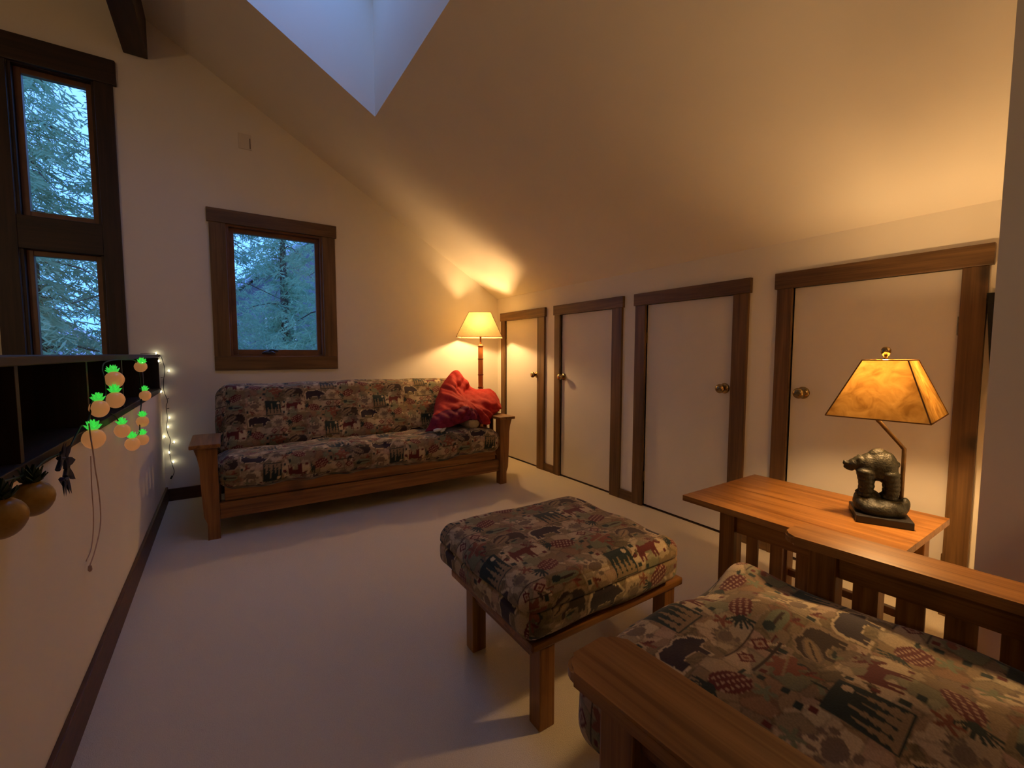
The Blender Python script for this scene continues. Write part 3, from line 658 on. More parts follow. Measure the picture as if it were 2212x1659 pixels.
# ------------------------------------------------------------------ lamp shades
def frustum_shade(name, mat, parent, hw, hd, tw, td, z0, z1, rz=0, trimmat='shade_trim', thick=0.002):
    sh_ = empty(name, (0, 0, 0), rz, parent)
    bo = [(-hw, -hd, z0), (hw, -hd, z0), (hw, hd, z0), (-hw, hd, z0)]; to = [(-tw, -td, z1), (tw, -td, z1), (tw, td, z1), (-tw, td, z1)]
    bm = bmesh.new(); A = [bm.verts.new(p) for p in bo]; B = [bm.verts.new(p) for p in to]
    for k in range(4): bm.faces.new((A[k], A[(k+1) % 4], B[(k+1) % 4], B[k]))
    obj('shade_panels', bm, mat, sh_)
    bm = bmesh.new(); r_ = 0.0022
    for k in range(4):
        tube(bm, [bo[k], bo[(k+1) % 4]], r_, 6); tube(bm, [to[k], to[(k+1) % 4]], r_, 6); tube(bm, [bo[k], to[k]], r_, 6)
    obj('shade_piping', bm, trimmat, sh_)
    return sh_
def bulb(parent, z, watt, name):
    ld = bpy.data.lights.new(name, 'POINT'); ld.energy = watt; ld.color = LAMP_COL; ld.shadow_soft_size = 0.035
    lo = bpy.data.objects.new(name, ld); lo.location = (0, 0, z); return link(lo, parent)

# floor lamp
fl = tag(empty('floor_lamp', (2.597, -0.37, 0)), 'lit floor lamp with wooden post behind the futon corner', 'lamp')
bm = bmesh.new(); box(bm, -0.10, 0.10, -0.10, 0.10, 0, 0.03, bev=0.006); box(bm, -0.07, 0.07, -0.07, 0.07, 0.03, 0.055, bev=0.006); obj('base', bm, 'post_band', fl)
bm = bmesh.new(); lathe(bm, [(0.024, 0.055), (0.026, 0.3), (0.024, 0.7), (0.026, 1.0), (0.025, 1.235), (0.018, 1.245)], 16); obj('post', bm, 'post_wood', fl, True)
for z in (0.30, 0.55, 0.80, 0.93, 1.09, 1.22):
    bm = bmesh.new(); lathe(bm, [(0.024, z), (0.0285, z+0.003), (0.0285, z+0.012), (0.024, z+0.015)], 16); obj('carved_band', bm, 'post_band', fl, True)
bm = bmesh.new(); lathe(bm, [(0.010, 1.24), (0.010, 1.33), (0.016, 1.335), (0.016, 1.38), (0.012, 1.385)], 14); obj('socket', bm, 'brass', fl, True)
frustum_shade('shade', 'shade_linen', fl, 0.222, 0.222, 0.108, 0.108, 1.315, 1.562, RAD(-33))
bm = bmesh.new()
for a in (0, 90): tube(bm, [(-0.108*math.cos(RAD(a)), -0.108*math.sin(RAD(a)), 1.555), (0.108*math.cos(RAD(a)), 0.108*math.sin(RAD(a)), 1.555)], 0.002, 6)
tube(bm, [(0, 0, 1.38), (0.045, 0, 1.43), (0.045, 0, 1.50), (0, 0, 1.555)], 0.002, 6); tube(bm, [(0, 0, 1.38), (-0.045, 0, 1.43), (-0.045, 0, 1.50), (0, 0, 1.555)], 0.002, 6)
o = obj('harp', bm, 'brass', fl, True); o.rotation_euler = (0, 0, RAD(-33))
bulb(fl, 1.42, FLOOR_LAMP_W, 'bulb_light')

# added fill pendant, out of view left, warms the far wall and floor
pe = tag(empty('added_fill_pendant', (-2.3, -5.2, 2.0)), 'added unseen pendant giving warm fill light from the open stairwell', 'lamp')
bm = bmesh.new(); tube(bm, [(0, 0, 0.34), (0, 0, zc(-1.6)-2.0-0.44)], 0.004, 6); obj('fill_pendant_cord', bm, 'wire_black', pe, True)
bm = bmesh.new(); lathe(bm, [(0.05, 0.26), (0.05, 0.30), (0.02, 0.33), (0.006, 0.345)], 20); obj('fill_pendant_cap', bm, 'brass', pe, True)
mt_, t__, n__, b__ = newmat('fill_globe_glow'); b__.inputs['Base Color'].default_value = (0.9, 0.85, 0.75, 1)
b__.inputs['Emission Color'].default_value = (1.0, 0.66, 0.36, 1); b__.inputs['Emission Strength'].default_value = FILL_PENDANT_W/(math.pi*4*math.pi*0.13**2)
bm = bmesh.new(); lathe(bm, [(0.13*math.sin(math.pi*k/16)+0.001, 0.13-0.13*math.cos(math.pi*k/16)) for k in range(17)], 28); obj('globe', bm, 'fill_globe_glow', pe, True)

# ------------------------------------------------------------------ ottoman
OX, OY = 1.47, -2.99
ot = tag(empty('ottoman_stool', (OX, OY, 0)), 'low oak ottoman frame on four square legs', 'ottoman')
def OB(name, mat, x0, x1, y0, y1, z0, z1, bev=0.004): return BX(name, mat, ot, x0-OX, x1-OX, y0-OY, y1-OY, z0, z1, bev=bev)
OB('top_board', 'oak_X', 1.135, 1.85, -3.268, -2.72, 0.266, 0.294, 0.006)
for lx in (1.168, 1.752):
    for ly in (-3.262, -2.84): OB('leg', 'oak_Z', lx, lx+0.058, ly, ly+0.055, 0, 0.266)
OB('side_rail', 'oak_Y', 1.18, 1.205, -3.207, -2.84, 0.20, 0.266); OB('side_rail', 'oak_Y', 1.77, 1.795, -3.207, -2.84, 0.20, 0.266)
oc = tag(empty('ottoman_cushion', (1.455, -2.972, 0.294)), 'thick lodge-print cushion lying on the ottoman', 'cushion')
def post_ott(P, s):
    P = P.copy(); side = np.clip((np.maximum(np.abs(s[:, 0]), np.abs(s[:, 1]))-0.9)*10, 0, 1)
    g = np.exp(-((P[:, 2]-0.015)/0.006)**2)*side*0.008
    P[:, 0] -= np.sign(s[:, 0])*g*(np.abs(s[:, 0]) > 0.97); P[:, 1] -= np.sign(s[:, 1])*g*(np.abs(s[:, 1]) > 0.97)
    return P
o = cushion('cushion_cover', oc, 0.350, 0.315, 0.083, 0.045, 0.0036, (0.012, 0, 0.012), (0.13, 0.07), 1, 0.006, 3, post_ott); o.location = (0, 0, 0.090)

# ------------------------------------------------------------------ armchair in the foreground
ch = tag(empty('armchair', (1.45, -4.02, 0), RAD(3.5)), 'mission style oak armchair frame with slatted arms', 'chair')
def CB(name, mat, x0, x1, y0, y1, z0, z1, bev=0.004, M=None): return BX(name, mat, ch, x0, x1, y0, y1, z0, z1, bev=bev, M=M)
for s in (-1, 1):
    def CBm(name, mat, x0, x1, *a, **k): return CB(name, mat, min(s*x0, s*x1), max(s*x0, s*x1), *a, **k)
    bm = bmesh.new(); rr_ = 0.035; pl_ = [(0.393, -0.44), (0.537, -0.44)]
    pl_ += [(0.537-rr_+rr_*math.cos(RAD(q*15)), 0.372-rr_+rr_*math.sin(RAD(q*15))) for q in range(7)]
    pl_ += [(0.393+rr_-rr_*math.sin(RAD(q*15)), 0.372-rr_+rr_*math.cos(RAD(q*15))) for q in range(7)]
    prism(bm, [(s*x, y) for x, y in pl_], 0.575, 0.602, 'Z')
    bmesh.ops.bevel(bm, geom=[e for e in bm.edges if abs(e.verts[0].co.z-e.verts[1].co.z) < 1e-6], offset=0.006, segments=2, affect='EDGES')
    obj('arm_board', bm, 'honey_Y', ch)
    CBm('front_post', 'oak_Z', 0.43, 0.50, 0.24, 0.31, 0, 0.575); CBm('rear_post', 'oak_Z', 0.43, 0.50, -0.42, -0.35, 0, 0.575)
    CBm('arm_rail', 'oak_Y', 0.45, 0.48, -0.35, 0.24, 0.495, 0.575); CBm('lower_rail', 'oak_Y', 0.45, 0.48, -0.35, 0.24, 0.12, 0.20)
    for k in range(6):
        y = 0.178-0.095*k; CBm('arm_slat', 'oak_Z', 0.457, 0.473, y-0.03, y+0.028, 0.20, 0.495, bev=0.002)
CB('front_rail', 'oak_X', -0.43, 0.43, 0.255, 0.285, 0.14, 0.245); CB('rear_rail', 'oak_X', -0.43, 0.43, -0.40, -0.37, 0.14, 0.245)
for k in range(6): CB('seat_slat', 'oak_X', -0.43, 0.43, -0.32+0.10*k, -0.26+0.10*k, 0.245, 0.262, bev=0.002)
for x in (-0.40, -0.08, 0.24, 0.36): CB('back_slat', 'oak_Z', x, x+0.05, -0.47, -0.45, 0.26, 0.82)
CB('back_rail', 'oak_X', -0.43, 0.43, -0.475, -0.445, 0.78, 0.86); CB('back_rail', 'oak_X', -0.43, 0.43, -0.475, -0.445, 0.24, 0.30)
cc = tag(empty('chair_cushion', (1.45, -4.02, 0.262), RAD(3.5)), 'thick lodge-print seat cushion on the armchair', 'cushion')
o = cushion('seat_cover', cc, 0.388, 0.435, 0.105, 0.075, 0.0036, (0.022, 0, 0.012), (0.27, 0.19), 1, 0.010, 5); o.location = (0, 0.072, 0.108)
o = cushion('back_cover', cc, 0.385, 0.26, 0.075, 0.07, 0.008, (0.02, 0, 0.012), (0.1, 0.3), 1, 0.008, 6); o.rotation_euler = (RAD(76), 0, 0); o.location = (0, -0.345, 0.44)

# ------------------------------------------------------------------ side table
st = tag(empty('side_table', (2.31, -3.49, 0)), 'oak side table with slatted side carrying the bear lamp', 'table')
def TB(name, mat, x0, x1, y0, y1, z0, z1, bev=0.003): return BX(name, mat, st, x0-2.31, x1-2.31, y0+3.49, y1+3.49, z0, z1, bev=bev)
for k in range(6):
    a = 2.022+0.0972*k; TB('top_plank', 'honey_Y', a, a+0.0970, -3.842, -3.138, 0.526, 0.55, 0.0012)
for lx in (2.058, 2.508):
    for ly in (-3.345, -3.80): TB('leg', 'oak_Z', lx, lx+0.06, ly, ly+0.06, 0, 0.526)
TB('side_apron', 'oak_Y', 2.075, 2.10, -3.74, -3.345, 0.445, 0.526); TB('side_apron', 'oak_Y', 2.525, 2.55, -3.74, -3.345, 0.445, 0.526)
TB('end_apron', 'oak_X', 2.118, 2.508, -3.325, -3.30, 0.445, 0.526); TB('end_apron', 'oak_X', 2.118, 2.508, -3.785, -3.76, 0.445, 0.526)
TB('side_rail', 'oak_Y', 2.075, 2.10, -3.74, -3.345, 0.10, 0.15)
for k in range(4):
    y = -3.425-0.088*k; TB('side_slat', 'oak_Z', 2.08, 2.094, y, y+0.042, 0.15, 0.445, 0.002)
TB('stretcher', 'oak_Y', 2.525, 2.55, -3.74, -3.345, 0.14, 0.17)

# ------------------------------------------------------------------ bear lamp on the table
bl = tag(empty('bear_lamp', (2.391, -3.698, 0.55), RAD(-64.5)), 'lit table lamp with a dark standing bear under a parchment shade', 'lamp')
bm = bmesh.new(); box(bm, -0.079, 0.079, -0.089, 0.089, 0, 0.026, bev=0.003); obj('plinth', bm, 'black_metal', bl)
def blob(parts, name, mat, parent, vox=0.004, smooth_it=4, seed=0, noise=0.0):
    """many ellipsoids fused into one continuous skin"""
    bm = bmesh.new()
    for c, r, rot in parts:
        M = Matrix.Translation(c) @ Matrix.Rotation(RAD(rot[2]), 4, 'Z') @ Matrix.Rotation(RAD(rot[1]), 4, 'Y') @ Matrix.Rotation(RAD(rot[0]), 4, 'X') @ Matrix.Diagonal((*r, 1))
        bmesh.ops.create_icosphere(bm, subdivisions=3, radius=1, matrix=M)
    o = obj(name, bm, mat, parent, True)
    rm = o.modifiers.new('skin', 'REMESH'); rm.mode = 'VOXEL'; rm.voxel_size = vox; rm.use_smooth_shade = True
    s2 = o.modifiers.new('soft', 'SMOOTH'); s2.iterations = smooth_it; s2.factor = 0.5
    return o
Z0 = (0, 0, 0)
rocks = [((-0.035, 0.0, 0.052), (0.044, 0.062, 0.036), (0, 0, 10)), ((0.02, -0.01, 0.048), (0.050, 0.060, 0.036), (0, 10, 30)), ((0.052, 0.02, 0.046), (0.026, 0.045, 0.036), Z0), ((-0.058, -0.02, 0.050), (0.022, 0.04, 0.034), (0, -20, 0)), ((0.062, -0.01, 0.058), (0.018, 0.026, 0.034), (0, 12, 0)), ((-0.03, 0.04, 0.055), (0.044, 0.04, 0.042), Z0), ((-0.01, -0.05, 0.042), (0.055, 0.026, 0.028), Z0)]
blob(rocks, 'rock_base', 'bronze', bl, 0.005, 2)
bear = [((-0.006, 0, 0.194), (0.050, 0.040, 0.056), (0, 6, 0)), ((0.012, 0, 0.188), (0.033, 0.041, 0.060), Z0), ((-0.040, 0, 0.188), (0.032, 0.038, 0.050), Z0), ((-0.012, 0, 0.226), (0.034, 0.024, 0.033), Z0),
        ((-0.060, -0.002, 0.200), (0.030, 0.027, 0.028), (0, -8, 0)), ((-0.080, -0.004, 0.193), (0.022, 0.022, 0.021), Z0), ((-0.101, -0.006, 0.194), (0.017, 0.011, 0.008), (0, -10, 0)), ((-0.098, -0.005, 0.174), (0.018, 0.010, 0.0065), (0, 22, 0)),
        ((-0.070, -0.022, 0.214), (0.007, 0.005, 0.010), Z0), ((-0.066, 0.018, 0.218), (0.007, 0.005, 0.011), Z0), ((-0.112, -0.006, 0.200), (0.004, 0.006, 0.005), Z0)]
for (fx, fy, top, r_) in ((-0.047, -0.020, 0.17, 0.025), (-0.045, 0.020, 0.17, 0.024), (0.024, -0.021, 0.17, 0.025), (0.025, 0.021, 0.17, 0.024)):
    for q in range(6):
        z = 0.088+(top-0.088)*q/5; bear.append(((fx+0.003*math.sin(q*0.9), fy, z), (r_*(0.86+0.05*q), r_*(0.78+0.06*q), 0.016), Z0))
    bear.append(((fx-0.006, fy, 0.086), (0.022, 0.016, 0.010), Z0))
bear += [((-0.010, 0, 0.168), (0.050, 0.037, 0.030), Z0), ((-0.048, 0, 0.165), (0.024, 0.036, 0.04), Z0), ((0.024, 0, 0.165), (0.023, 0.040, 0.045), Z0)]
bear.append(((0.045, 0, 0.205), (0.006, 0.007, 0.010), Z0))
b1 = blob(bear, 'bear', 'bronze', bl, 0.0030, 9)
bm = bmesh.new(); tube(bm, catmull([(0.058, 0.004, 0.03), (0.058, 0.004, 0.14), (0.058, 0.004, 0.250), (0.053, 0.003, 0.268), (0.020, -0.004, 0.310), (-0.012, -0.014, 0.350), (-0.026, -0.018, 0.372), (-0.028, -0.018, 0.44)], 6), 0.0066, 10); obj('pole', bm, 'pole_metal', bl, True)
tsh = frustum_shade('shade', 'shade_parchment', bl, 0.135, 0.187, 0.060, 0.094, 0.386, 0.579, RAD(-19.65))
tsh.location = (0.0, -0.030, 0)
bm = bmesh.new(); lathe(bm, [(0.011, 0.43), (0.013, 0.435), (0.013, 0.475), (0.009, 0.48)], 14, Matrix.Translation((-0.024, -0.018, 0))); obj('socket', bm, 'pole_metal', bl, True)
bm = bmesh.new(); cz = (-0.012, -0.018)
for sgn in (-1, 1): tube(bm, catmull([(cz[0], cz[1], 0.46), (cz[0]+0.03*sgn, cz[1], 0.50), (cz[0]+0.03*sgn, cz[1], 0.55), (cz[0], cz[1], 0.585)], 5), 0.0018, 6)
tube(bm, [(-0.075, -0.05, 0.577), (0.06, -0.01, 0.577)], 0.0018, 6); tube(bm, [(0.03, -0.10, 0.577), (-0.03, 0.055, 0.577)], 0.0018, 6)
obj('harp', bm, 'brass', bl, True)
bm = bmesh.new(); lathe(bm, [(0.004, 0.578), (0.006, 0.584), (0.005, 0.590), (0.011, 0.597), (0.0145, 0.606), (0.014, 0.616), (0.009, 0.624), (0.003, 0.626)], 18, Matrix.Translation((cz[0], cz[1], 0))); obj('finial', bm, 'brass', bl, True)
bm = bmesh.new(); lathe(bm, [(0.004, 0.5795), (0.024, 0.580), (0.025, 0.5815), (0.022, 0.583), (0.005, 0.584)], 24, Matrix.Translation((cz[0], cz[1], 0))); obj('shade_cap', bm, 'brass', bl, True)
bm = bmesh.new(); tube(bm, catmull([(0.07, 0.08, 0.006), (0.085, 0.11, 0.005), (0.10, 0.14, 0.012), (0.095, 0.17, 0.016), (0.09, 0.19, 0.006), (0.08, 0.215, 0.005)], 6), 0.003, 8); obj('cord', bm, 'cord_brown', bl, True)
bulb(bl, 0.50, TABLE_LAMP_W, 'bulb_light').location = (-0.012, -0.022, 0.505)

# ------------------------------------------------------------------ black case hanging by the last door
bc = tag(empty('hanging_case', (R-0.03, -3.89, 0.93)), 'narrow black tapered case hanging beside the last door', 'case')
bm = bmesh.new(); prism(bm, [(0.060, 0.466), (-0.065, 0.466), (-0.045, 0.0), (0.026, 0.0)], -0.018, 0.024, 'X'); obj('case_body', bm, 'black_cloth', bc)
bm = bmesh.new(); tube(bm, catmull([(0, -0.02, 0.466), (0, -0.015, 0.50), (0, 0.015, 0.50), (0, 0.02, 0.466)], 5), 0.004, 6); obj('case_loop', bm, 'black_cloth', bc, True)

# small picture nail and cover plate on the gable wall
pn = tag(empty('cover_plate', (0.63, -0.002, 2.865)), 'blank cover plate painted into the gable wall', 'plate')
BX('plate', 'switch_plate', pn, -0.055, 0.035, -0.006, 0.0, -0.06, 0.06, bev=0.002)
BX('slot', 'nail', pn, 0.022, 0.028, -0.008, -0.006, -0.05, 0.03, bev=0)

# ------------------------------------------------------------------ pineapple light string
ps = tag(empty('pineapple_light_string', (0.03, -2.0, 0.8)), 'string of glowing orange pineapple lights with green tops draped over the shelf', 'string lights')
PO = Vector((0.03, -2.0, 0.8))
def pine_mesh(r_):
    bm = bmesh.new(); prof = []
    for k in range(13):
        a = math.pi*k/12; rr = r_*math.sin(a)*(1.0-0.06*math.cos(a)); prof.append((max(rr, 0.0008), -r_*1.06*math.cos(a)))
    lathe(bm, prof, 18)
    for v in bm.verts:
        th = math.atan2(v.co.y, v.co.x); f = 1+0.03*math.sin(9*th+v.co.z*260)*math.sin(9*th-v.co.z*260); v.co.x *= f; v.co.y *= f
    return bm
def crown_mesh(r_, open_=1.0):
    bm = bmesh.new()
    for ring, (n_, tilt, ln) in enumerate(((8, 50, 1.0), (6, 28, 1.2), (4, 10, 1.25))):
        for k in range(n_):
            a = 2*math.pi*(k+0.4*ring)/n_; M = Matrix.Rotation(a, 4, 'Z') @ Matrix.Rotation(RAD(tilt*open_), 4, 'Y')
            L_ = r_*ln; w_ = r_*0.24
            pts = [(0, -w_*0.7, 0), (0, w_*0.7, 0), (0.1*r_, w_, L_*0.5), (0.1*r_, -w_, L_*0.5), (0.0, 0, L_)]
            P = [bm.verts.new(M @ Vector(p)) for p in pts]; Q = [bm.verts.new(M @ (Vector(p)+Vector((-0.0025, 0, 0)))) for p in pts]
            bm.faces.new((P[0], P[1], P[2], P[3])); bm.faces.new((P[3], P[2], P[4])); bm.faces.new((Q[3], Q[2], Q[1], Q[0])); bm.faces.new((Q[4], Q[2], Q[3]))
            for e0, e1 in ((0, 1), (1, 2), (2, 4), (4, 3), (3, 0)): bm.faces.new((P[e1], P[e0], Q[e0], Q[e1]))
    return bm
lit = [(0.050, -1.964, 1.045, 0.031, 28), (0.045, -1.262, 1.079, 0.028, -38), (0.055, -2.004, 0.968, 0.030, 4), (0.045, -2.215, 0.957, 0.028, 12), (0.045, -1.161, 0.918, 0.027, 8),
       (0.045, -2.314, 0.868, 0.031, 2), (0.04, -1.809, 0.820, 0.028, 3), (0.04, -1.259, 0.788, 0.028, -4), (0.045, -1.627, 0.730, 0.029, 2), (0.04, -1.293, 0.696, 0.028, -3)]
dull = [(0.045, -2.875, 0.826, 0.037, 0), (0.05, -3.055, 0.838, 0.037, 0)]
pm = None
for i, (x, y, z, r_, tilt) in enumerate(lit+dull):
    on = i < len(lit)
    # tilt in the view: lean along y (left in the picture = nearer the camera)
    o = obj('pineapple', pine_mesh(r_), 'pine_lit' if on else 'pine_dull', ps, True, Vector((x, y, z))-PO)
    o.rotation_euler = (RAD(-tilt)*0.9, RAD(-tilt)*0.4, 0)
    o['label'] = 'orange frosted pineapple body' if on else 'unlit yellow pineapple body'
    c_ = obj('leaf_crown', crown_mesh(r_*0.98), 'crown_lit' if on else 'leaf_dark', o, False, (0, 0, r_*0.86))
    if on:
        bm = bmesh.new(); bmesh.ops.create_icosphere(bm, subdivisions=2, radius=r_*0.27); obj('bulb', bm, 'crown_core', o, True, (0, 0, r_*1.15))
# unlit crown lying sideways
bm = bmesh.new()
for k in range(7):
    an = RAD(150-42*k); c0 = Vector((0, 0.030*math.cos(an), 0.034*math.sin(an))); dr = Vector((0.15, math.cos(an-0.5), math.sin(an-0.5))).normalized(); sd = Vector((0, -dr.z, dr.y))
    for q_ in (0, 0.004):
        pts = [c0-sd*0.014, c0+sd*0.014, c0+dr*0.026+sd*0.010, c0+dr*0.045, c0+dr*0.026-sd*0.010]
        bm.faces.new([bm.verts.new(p+Vector((q_, 0, 0))) for p in pts])
    tube(bm, [c0-sd*0.018, c0+sd*0.018], 0.006, 6)
obj('loose_leaf_crown', bm, 'leaf_navy', ps, False, Vector((0.04, -2.63, 0.838))-PO)
cord = [(0.03, -3.05, 0.905), (0.035, -2.98, 0.893), (0.035, -2.84, 0.878), (0.035, -2.74, 0.885), (0.03, -2.60, 0.875), (0.022, -2.50, 0.862), (0.02, -2.42, 0.885), (0.02, -2.33, 0.915), (0.02, -2.28, 0.905), (0.025, -2.24, 0.94), (0.03, -2.215, 0.985), (0.035, -2.12, 0.95),
        (0.03, -2.02, 0.995), (0.03, -2.03, 1.06), (0.02, -1.99, 1.085), (0.012, -1.90, 1.11), (0.012, -1.70, 1.12), (0.012, -1.45, 1.118), (0.03, -1.30, 1.11), (0.03, -1.21, 1.05), (0.03, -1.17, 0.95), (0.03, -1.18, 0.89), (0.03, -1.24, 0.83), (0.03, -1.27, 0.79),
        (0.03, -1.30, 0.74), (0.03, -1.36, 0.735), (0.03, -1.50, 0.745), (0.03, -1.60, 0.768), (0.03, -1.68, 0.80), (0.03, -1.74, 0.85), (0.03, -1.81, 0.862), (0.025, -1.83, 0.885), (0.012, -1.84, 0.90)]
bm = bmesh.new(); tube(bm, [p-PO for p in catmull(cord, 5)], 0.0028, 6); obj('cord', bm, 'wire_green', ps, True)
# thin tan pull cord
pc = tag(empty('tan_cord', (0.02, -2.2, 0.5)), 'thin tan cord hanging down the half wall below a pineapple light', 'cord')
bm = bmesh.new(); q = Vector((0.02, -2.2, 0.5))
tube(bm, [p-q for p in catmull([(0.085, -2.570, 0.950), (0.085, -2.560, 0.908), (0.085, -2.548, 0.873), (0.030, -2.241, 0.750), (0.030, -2.218, 0.688), (0.014, -2.121, 0.579), (0.014, -2.144, 0.517), (0.014, -2.233, 0.466), (0.014, -2.308, 0.444)], 6)], 0.0018, 6); obj('strand', bm, 'cord_tan', pc, True)
bm = bmesh.new(); tube(bm, [p-q for p in catmull([(0.012, -2.196, 0.792), (0.012, -2.210, 0.689), (0.012, -2.213, 0.575), (0.012, -2.260, 0.493), (0.012, -2.338, 0.472)], 6)], 0.0015, 6); obj('strand', bm, 'cord_tan', pc, True)
bm = bmesh.new(); lathe(bm, [(0.003, 0), (0.006, 0.006), (0.005, 0.018), (0.002, 0.022)], 10, Matrix.Translation((-0.006, -0.108, -0.076))); obj('cord_end', bm, 'cord_tan', pc, True)

# ------------------------------------------------------------------ fairy lights down the far corner
fs = tag(empty('fairy_light_string', (0.03, -0.03, 0.6)), 'string of tiny warm white fairy lights hanging in the corner by the shelf', 'string lights')
q = Vector((0.03, -0.03, 0.6))
wire = [(-0.10, -0.05, 1.146), (-0.03, -0.03, 1.150), (0.012, -0.022, 1.13), (0.026, -0.02, 1.08), (0.034, -0.02, 1.02), (0.024, -0.02, 0.95), (0.022, -0.02, 0.86), (0.040, -0.02, 0.79), (0.030, -0.02, 0.74), (0.034, -0.02, 0.66), (0.026, -0.02, 0.58), (0.032, -0.02, 0.53), (0.045, -0.02, 0.48), (0.036, -0.02, 0.42), (0.040, -0.02, 0.33), (0.052, -0.02, 0.27), (0.058, -0.02, 0.23), (0.045, -0.02, 0.19)]
bm = bmesh.new(); tube(bm, [p-q for p in catmull(wire, 5)], 0.0022, 6); obj('wire', bm, 'wire_black', fs, True)
bm = bmesh.new(); box(bm, -0.006, 0.006, -0.004, 0.004, -0.025, 0.0, bev=0.002); o = obj('connector', bm, 'wire_black', fs, False, Vector((0.045, -0.02, 0.20))-q); o.rotation_euler = (0, RAD(25), 0)
for (x, z) in ((-0.013, 1.150), (0.000, 1.092), (0.058, 1.017), (0.004, 0.859), (0.046, 0.655), (0.036, 0.585), (0.010, 0.512), (0.068, 0.464), (0.034, 0.385), (0.056, 0.309)):
    bm = bmesh.new(); lathe(bm, [(0.001, -0.007), (0.0032, -0.004), (0.0036, 0), (0.0032, 0.005), (0.001, 0.008)], 8); obj('bulb', bm, 'fairy_bulb', fs, True, Vector((x, -0.022, z))-q)
    bm = bmesh.new(); tube(bm, [(x, -0.021, z-0.006), (x*0.6+0.014, -0.02, z-0.012)], 0.0022, 6); bmesh.ops.translate(bm, verts=bm.verts, vec=-q); obj('bulb_stem', bm, 'wire_black', fs, True)
for (x, z) in ((0.05, 0.80), (0.048, 0.725), (0.02, 0.965)):
    bm = bmesh.new(); tube(bm, [(x-0.014, -0.02, z), (x, -0.021, z+0.004)], 0.0022, 6); bmesh.ops.translate(bm, verts=bm.verts, vec=-q); obj('bulb_stem', bm, 'wire_black', fs, True)

# ------------------------------------------------------------------ outside: ground, conifers, neighbouring roofs
bm = bmesh.new(); box(bm, -40, 40, 0.2, 60, -3.3, -3.0); structure('ground', bm, 'earth', 'dim ground outside the windows')
def foliage(seed, h, rmax, droop):
    rs = np.random.RandomState(seed); V = []; F = []
    z = 1.2
    while z < h:
        L0 = rmax*(1-z/h)**0.75+0.15
        for k in range(7):
            a = rs.uniform(0, 6.283); L_ = L0*rs.uniform(0.75, 1.1); n_ = max(4, int(L_/0.07))
            d = np.array([math.cos(a), math.sin(a)]); side = np.array([-d[1], d[0]])
            for q in range(n_):
                t = (q+0.5)/n_; c = np.array([*(d*L_*t), z+0.25*L_*t-droop*L_*t*t+rs.uniform(-0.05, 0.05)])
                for sg in (-1, 1):
                    ln = rs.uniform(0.16, 0.34)*(1-0.35*t); dr = np.array([*(d*0.55+side*sg*rs.uniform(0.4, 0.9)), rs.uniform(-0.75, -0.1)]); dr /= np.linalg.norm(dr)
                    wd = np.cross(dr, rs.normal(size=3)); wd /= np.linalg.norm(wd)+1e-9; wd *= rs.uniform(0.008, 0.018)
                    b0 = len(V); e = c+dr*ln; mdp = c+dr*ln*0.55
                    V += [c, mdp+wd, e, mdp-wd]; F.append((b0, b0+1, b0+2, b0+3))
                    for _ in range(4):
                        f0 = rs.uniform(0.25, 0.8); c2 = c+dr*ln*f0; d2 = dr*0.6+rs.normal(size=3)*0.5; d2 /= np.linalg.norm(d2); l2 = ln*0.5
                        w2_ = np.cross(d2, rs.normal(size=3)); w2_ /= np.linalg.norm(w2_)+1e-9; w2_ *= rs.uniform(0.005, 0.011)
                        b0 = len(V); V += [c2, c2+d2*l2*0.5+w2_, c2+d2*l2, c2+d2*l2*0.5-w2_]; F.append((b0, b0+1, b0+2, b0+3))
        z += 0.17
    me = bpy.data.meshes.new('foliage'); me.from_pydata([tuple(v) for v in V], [], F); me.update(); return me
def branches(seed, h, rmax, droop):
    rs = np.random.RandomState(seed); bm = bmesh.new(); z = 1.2
    lathe(bm, [(0.16, 0), (0.12, h*0.4), (0.05, h*0.85), (0.01, h)], 10)
    for k in range(34):
        z = 1.2+(h-1.6)*k/34; a = k*2.4; L_ = rmax*(1-z/h)**0.75
        tube(bm, [(math.cos(a)*L_*t, math.sin(a)*L_*t, z+0.25*L_*t-droop*L_*t*t) for t in (0, 0.33, 0.66, 1)], [0.022, 0.016, 0.01, 0.004], 5)
    return bm
KINDS = [(foliage(1, 9.5, 1.9, 0.55), (1, 9.5, 1.9, 0.55), 'needles_a'), (foliage(2, 11, 2.3, 0.45), (2, 11, 2.3, 0.45), 'needles_b')]
TREES = [(-1.75, 4.4, 0, 0.3, 'drooping conifer filling the left of the tall window'), (-0.05, 4.6, 1, 1.4, 'conifer between the tall window and the small window'), (2.35, 3.5, 0, 2.1, 'near conifer with hanging boughs in the small window'),
         (3.9, 7.6, 1, 0.9, 'conifer at the right side of the small window'), (-3.6, 8.2, 1, 2.8, 'farther conifer behind the tall window'), (1.75, 8.2, 0, 4.0, 'farther conifer standing behind the near one')]
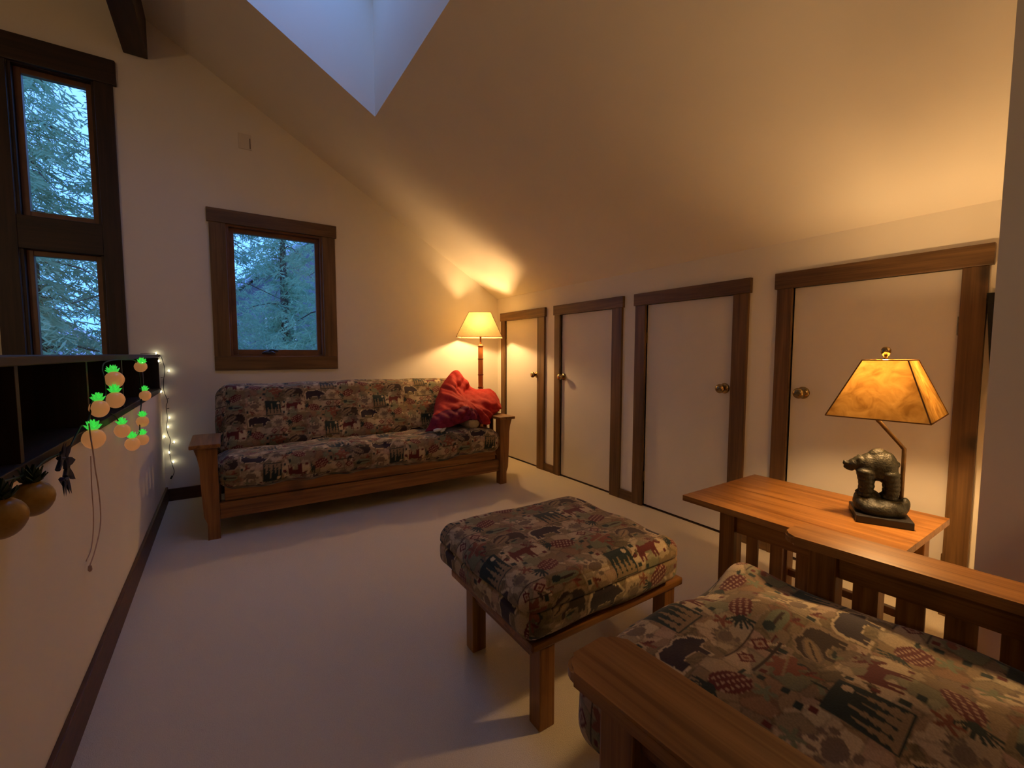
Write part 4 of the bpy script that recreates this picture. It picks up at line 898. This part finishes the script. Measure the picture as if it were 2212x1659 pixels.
for k, (me, pr, mt_) in enumerate(KINDS): me.materials.append(MATS[mt_])
tr_me = [None, None]
for (x, y, k, rz, lb) in TREES:
    t_root = tag(empty('conifer_tree', (x, y, -3.0), rz), lb, 'tree', 'trees outside the windows')
    if tr_me[k] is None:
        o = obj('trunk', branches(*KINDS[k][1]), 'bark', t_root, True); tr_me[k] = o.data
    else:
        o = bpy.data.objects.new('trunk', tr_me[k]); link(o, t_root)
    o = bpy.data.objects.new('foliage', KINDS[k][0]); link(o, t_root); o['kind'] = 'stuff'
def house(name, label, x0, x1, y0, y1, eave, ridge):
    h = tag(empty(name, ((x0+x1)/2, (y0+y1)/2, -3.0)), label, 'house')
    hx, hy = (x1-x0)/2, (y1-y0)/2
    bm = bmesh.new(); prism(bm, [(-hx, 0), (hx, 0), (hx, eave+3), (0, ridge+3), (-hx, eave+3)], -hy, hy, 'Y'); obj('wall_body', bm, 'house_wall', h)
    for s in (-1, 1):
        bm = bmesh.new(); prism(bm, [(s*(hx+0.5), eave+3-0.3), (0, ridge+3+0.05), (0, ridge+3+0.25), (s*(hx+0.5), eave+3-0.1)], -hy-0.5, hy+0.5, 'Y'); obj('roof_slope', bm, 'house_roof', h)
        for k in range(6):
            y = -hy+0.2+k*(2*hy)/6; bm = bmesh.new(); prism(bm, [(s*(hx+0.5), eave+3-0.1), (0, ridge+3+0.25), (0, ridge+3+0.30), (s*(hx+0.5), eave+3-0.05)], y, y+0.06, 'Y'); obj('roof_seam', bm, 'house_roof', h)
    for xw in (-hx*0.5, hx*0.35):
        wn = BX('window', 'door_paint', h, xw-0.5, xw+0.5, -hy-0.04, -hy, eave+0.9, eave+2.3, bev=0)
        BX('pane', 'house_glass', wn, xw-0.43, xw+0.43, -hy-0.05, -hy-0.03, eave+0.97, eave+2.23, bev=0)
    return h
house('neighbour_house', 'pale-roofed house seen low in the tall window', -8.5, -3.3, 12, 18, 1.2, 3.3)
house('neighbour_house', 'pale-roofed house behind the trees in the small window', 0.8, 6.5, 14, 20, 3.2, 5.6)
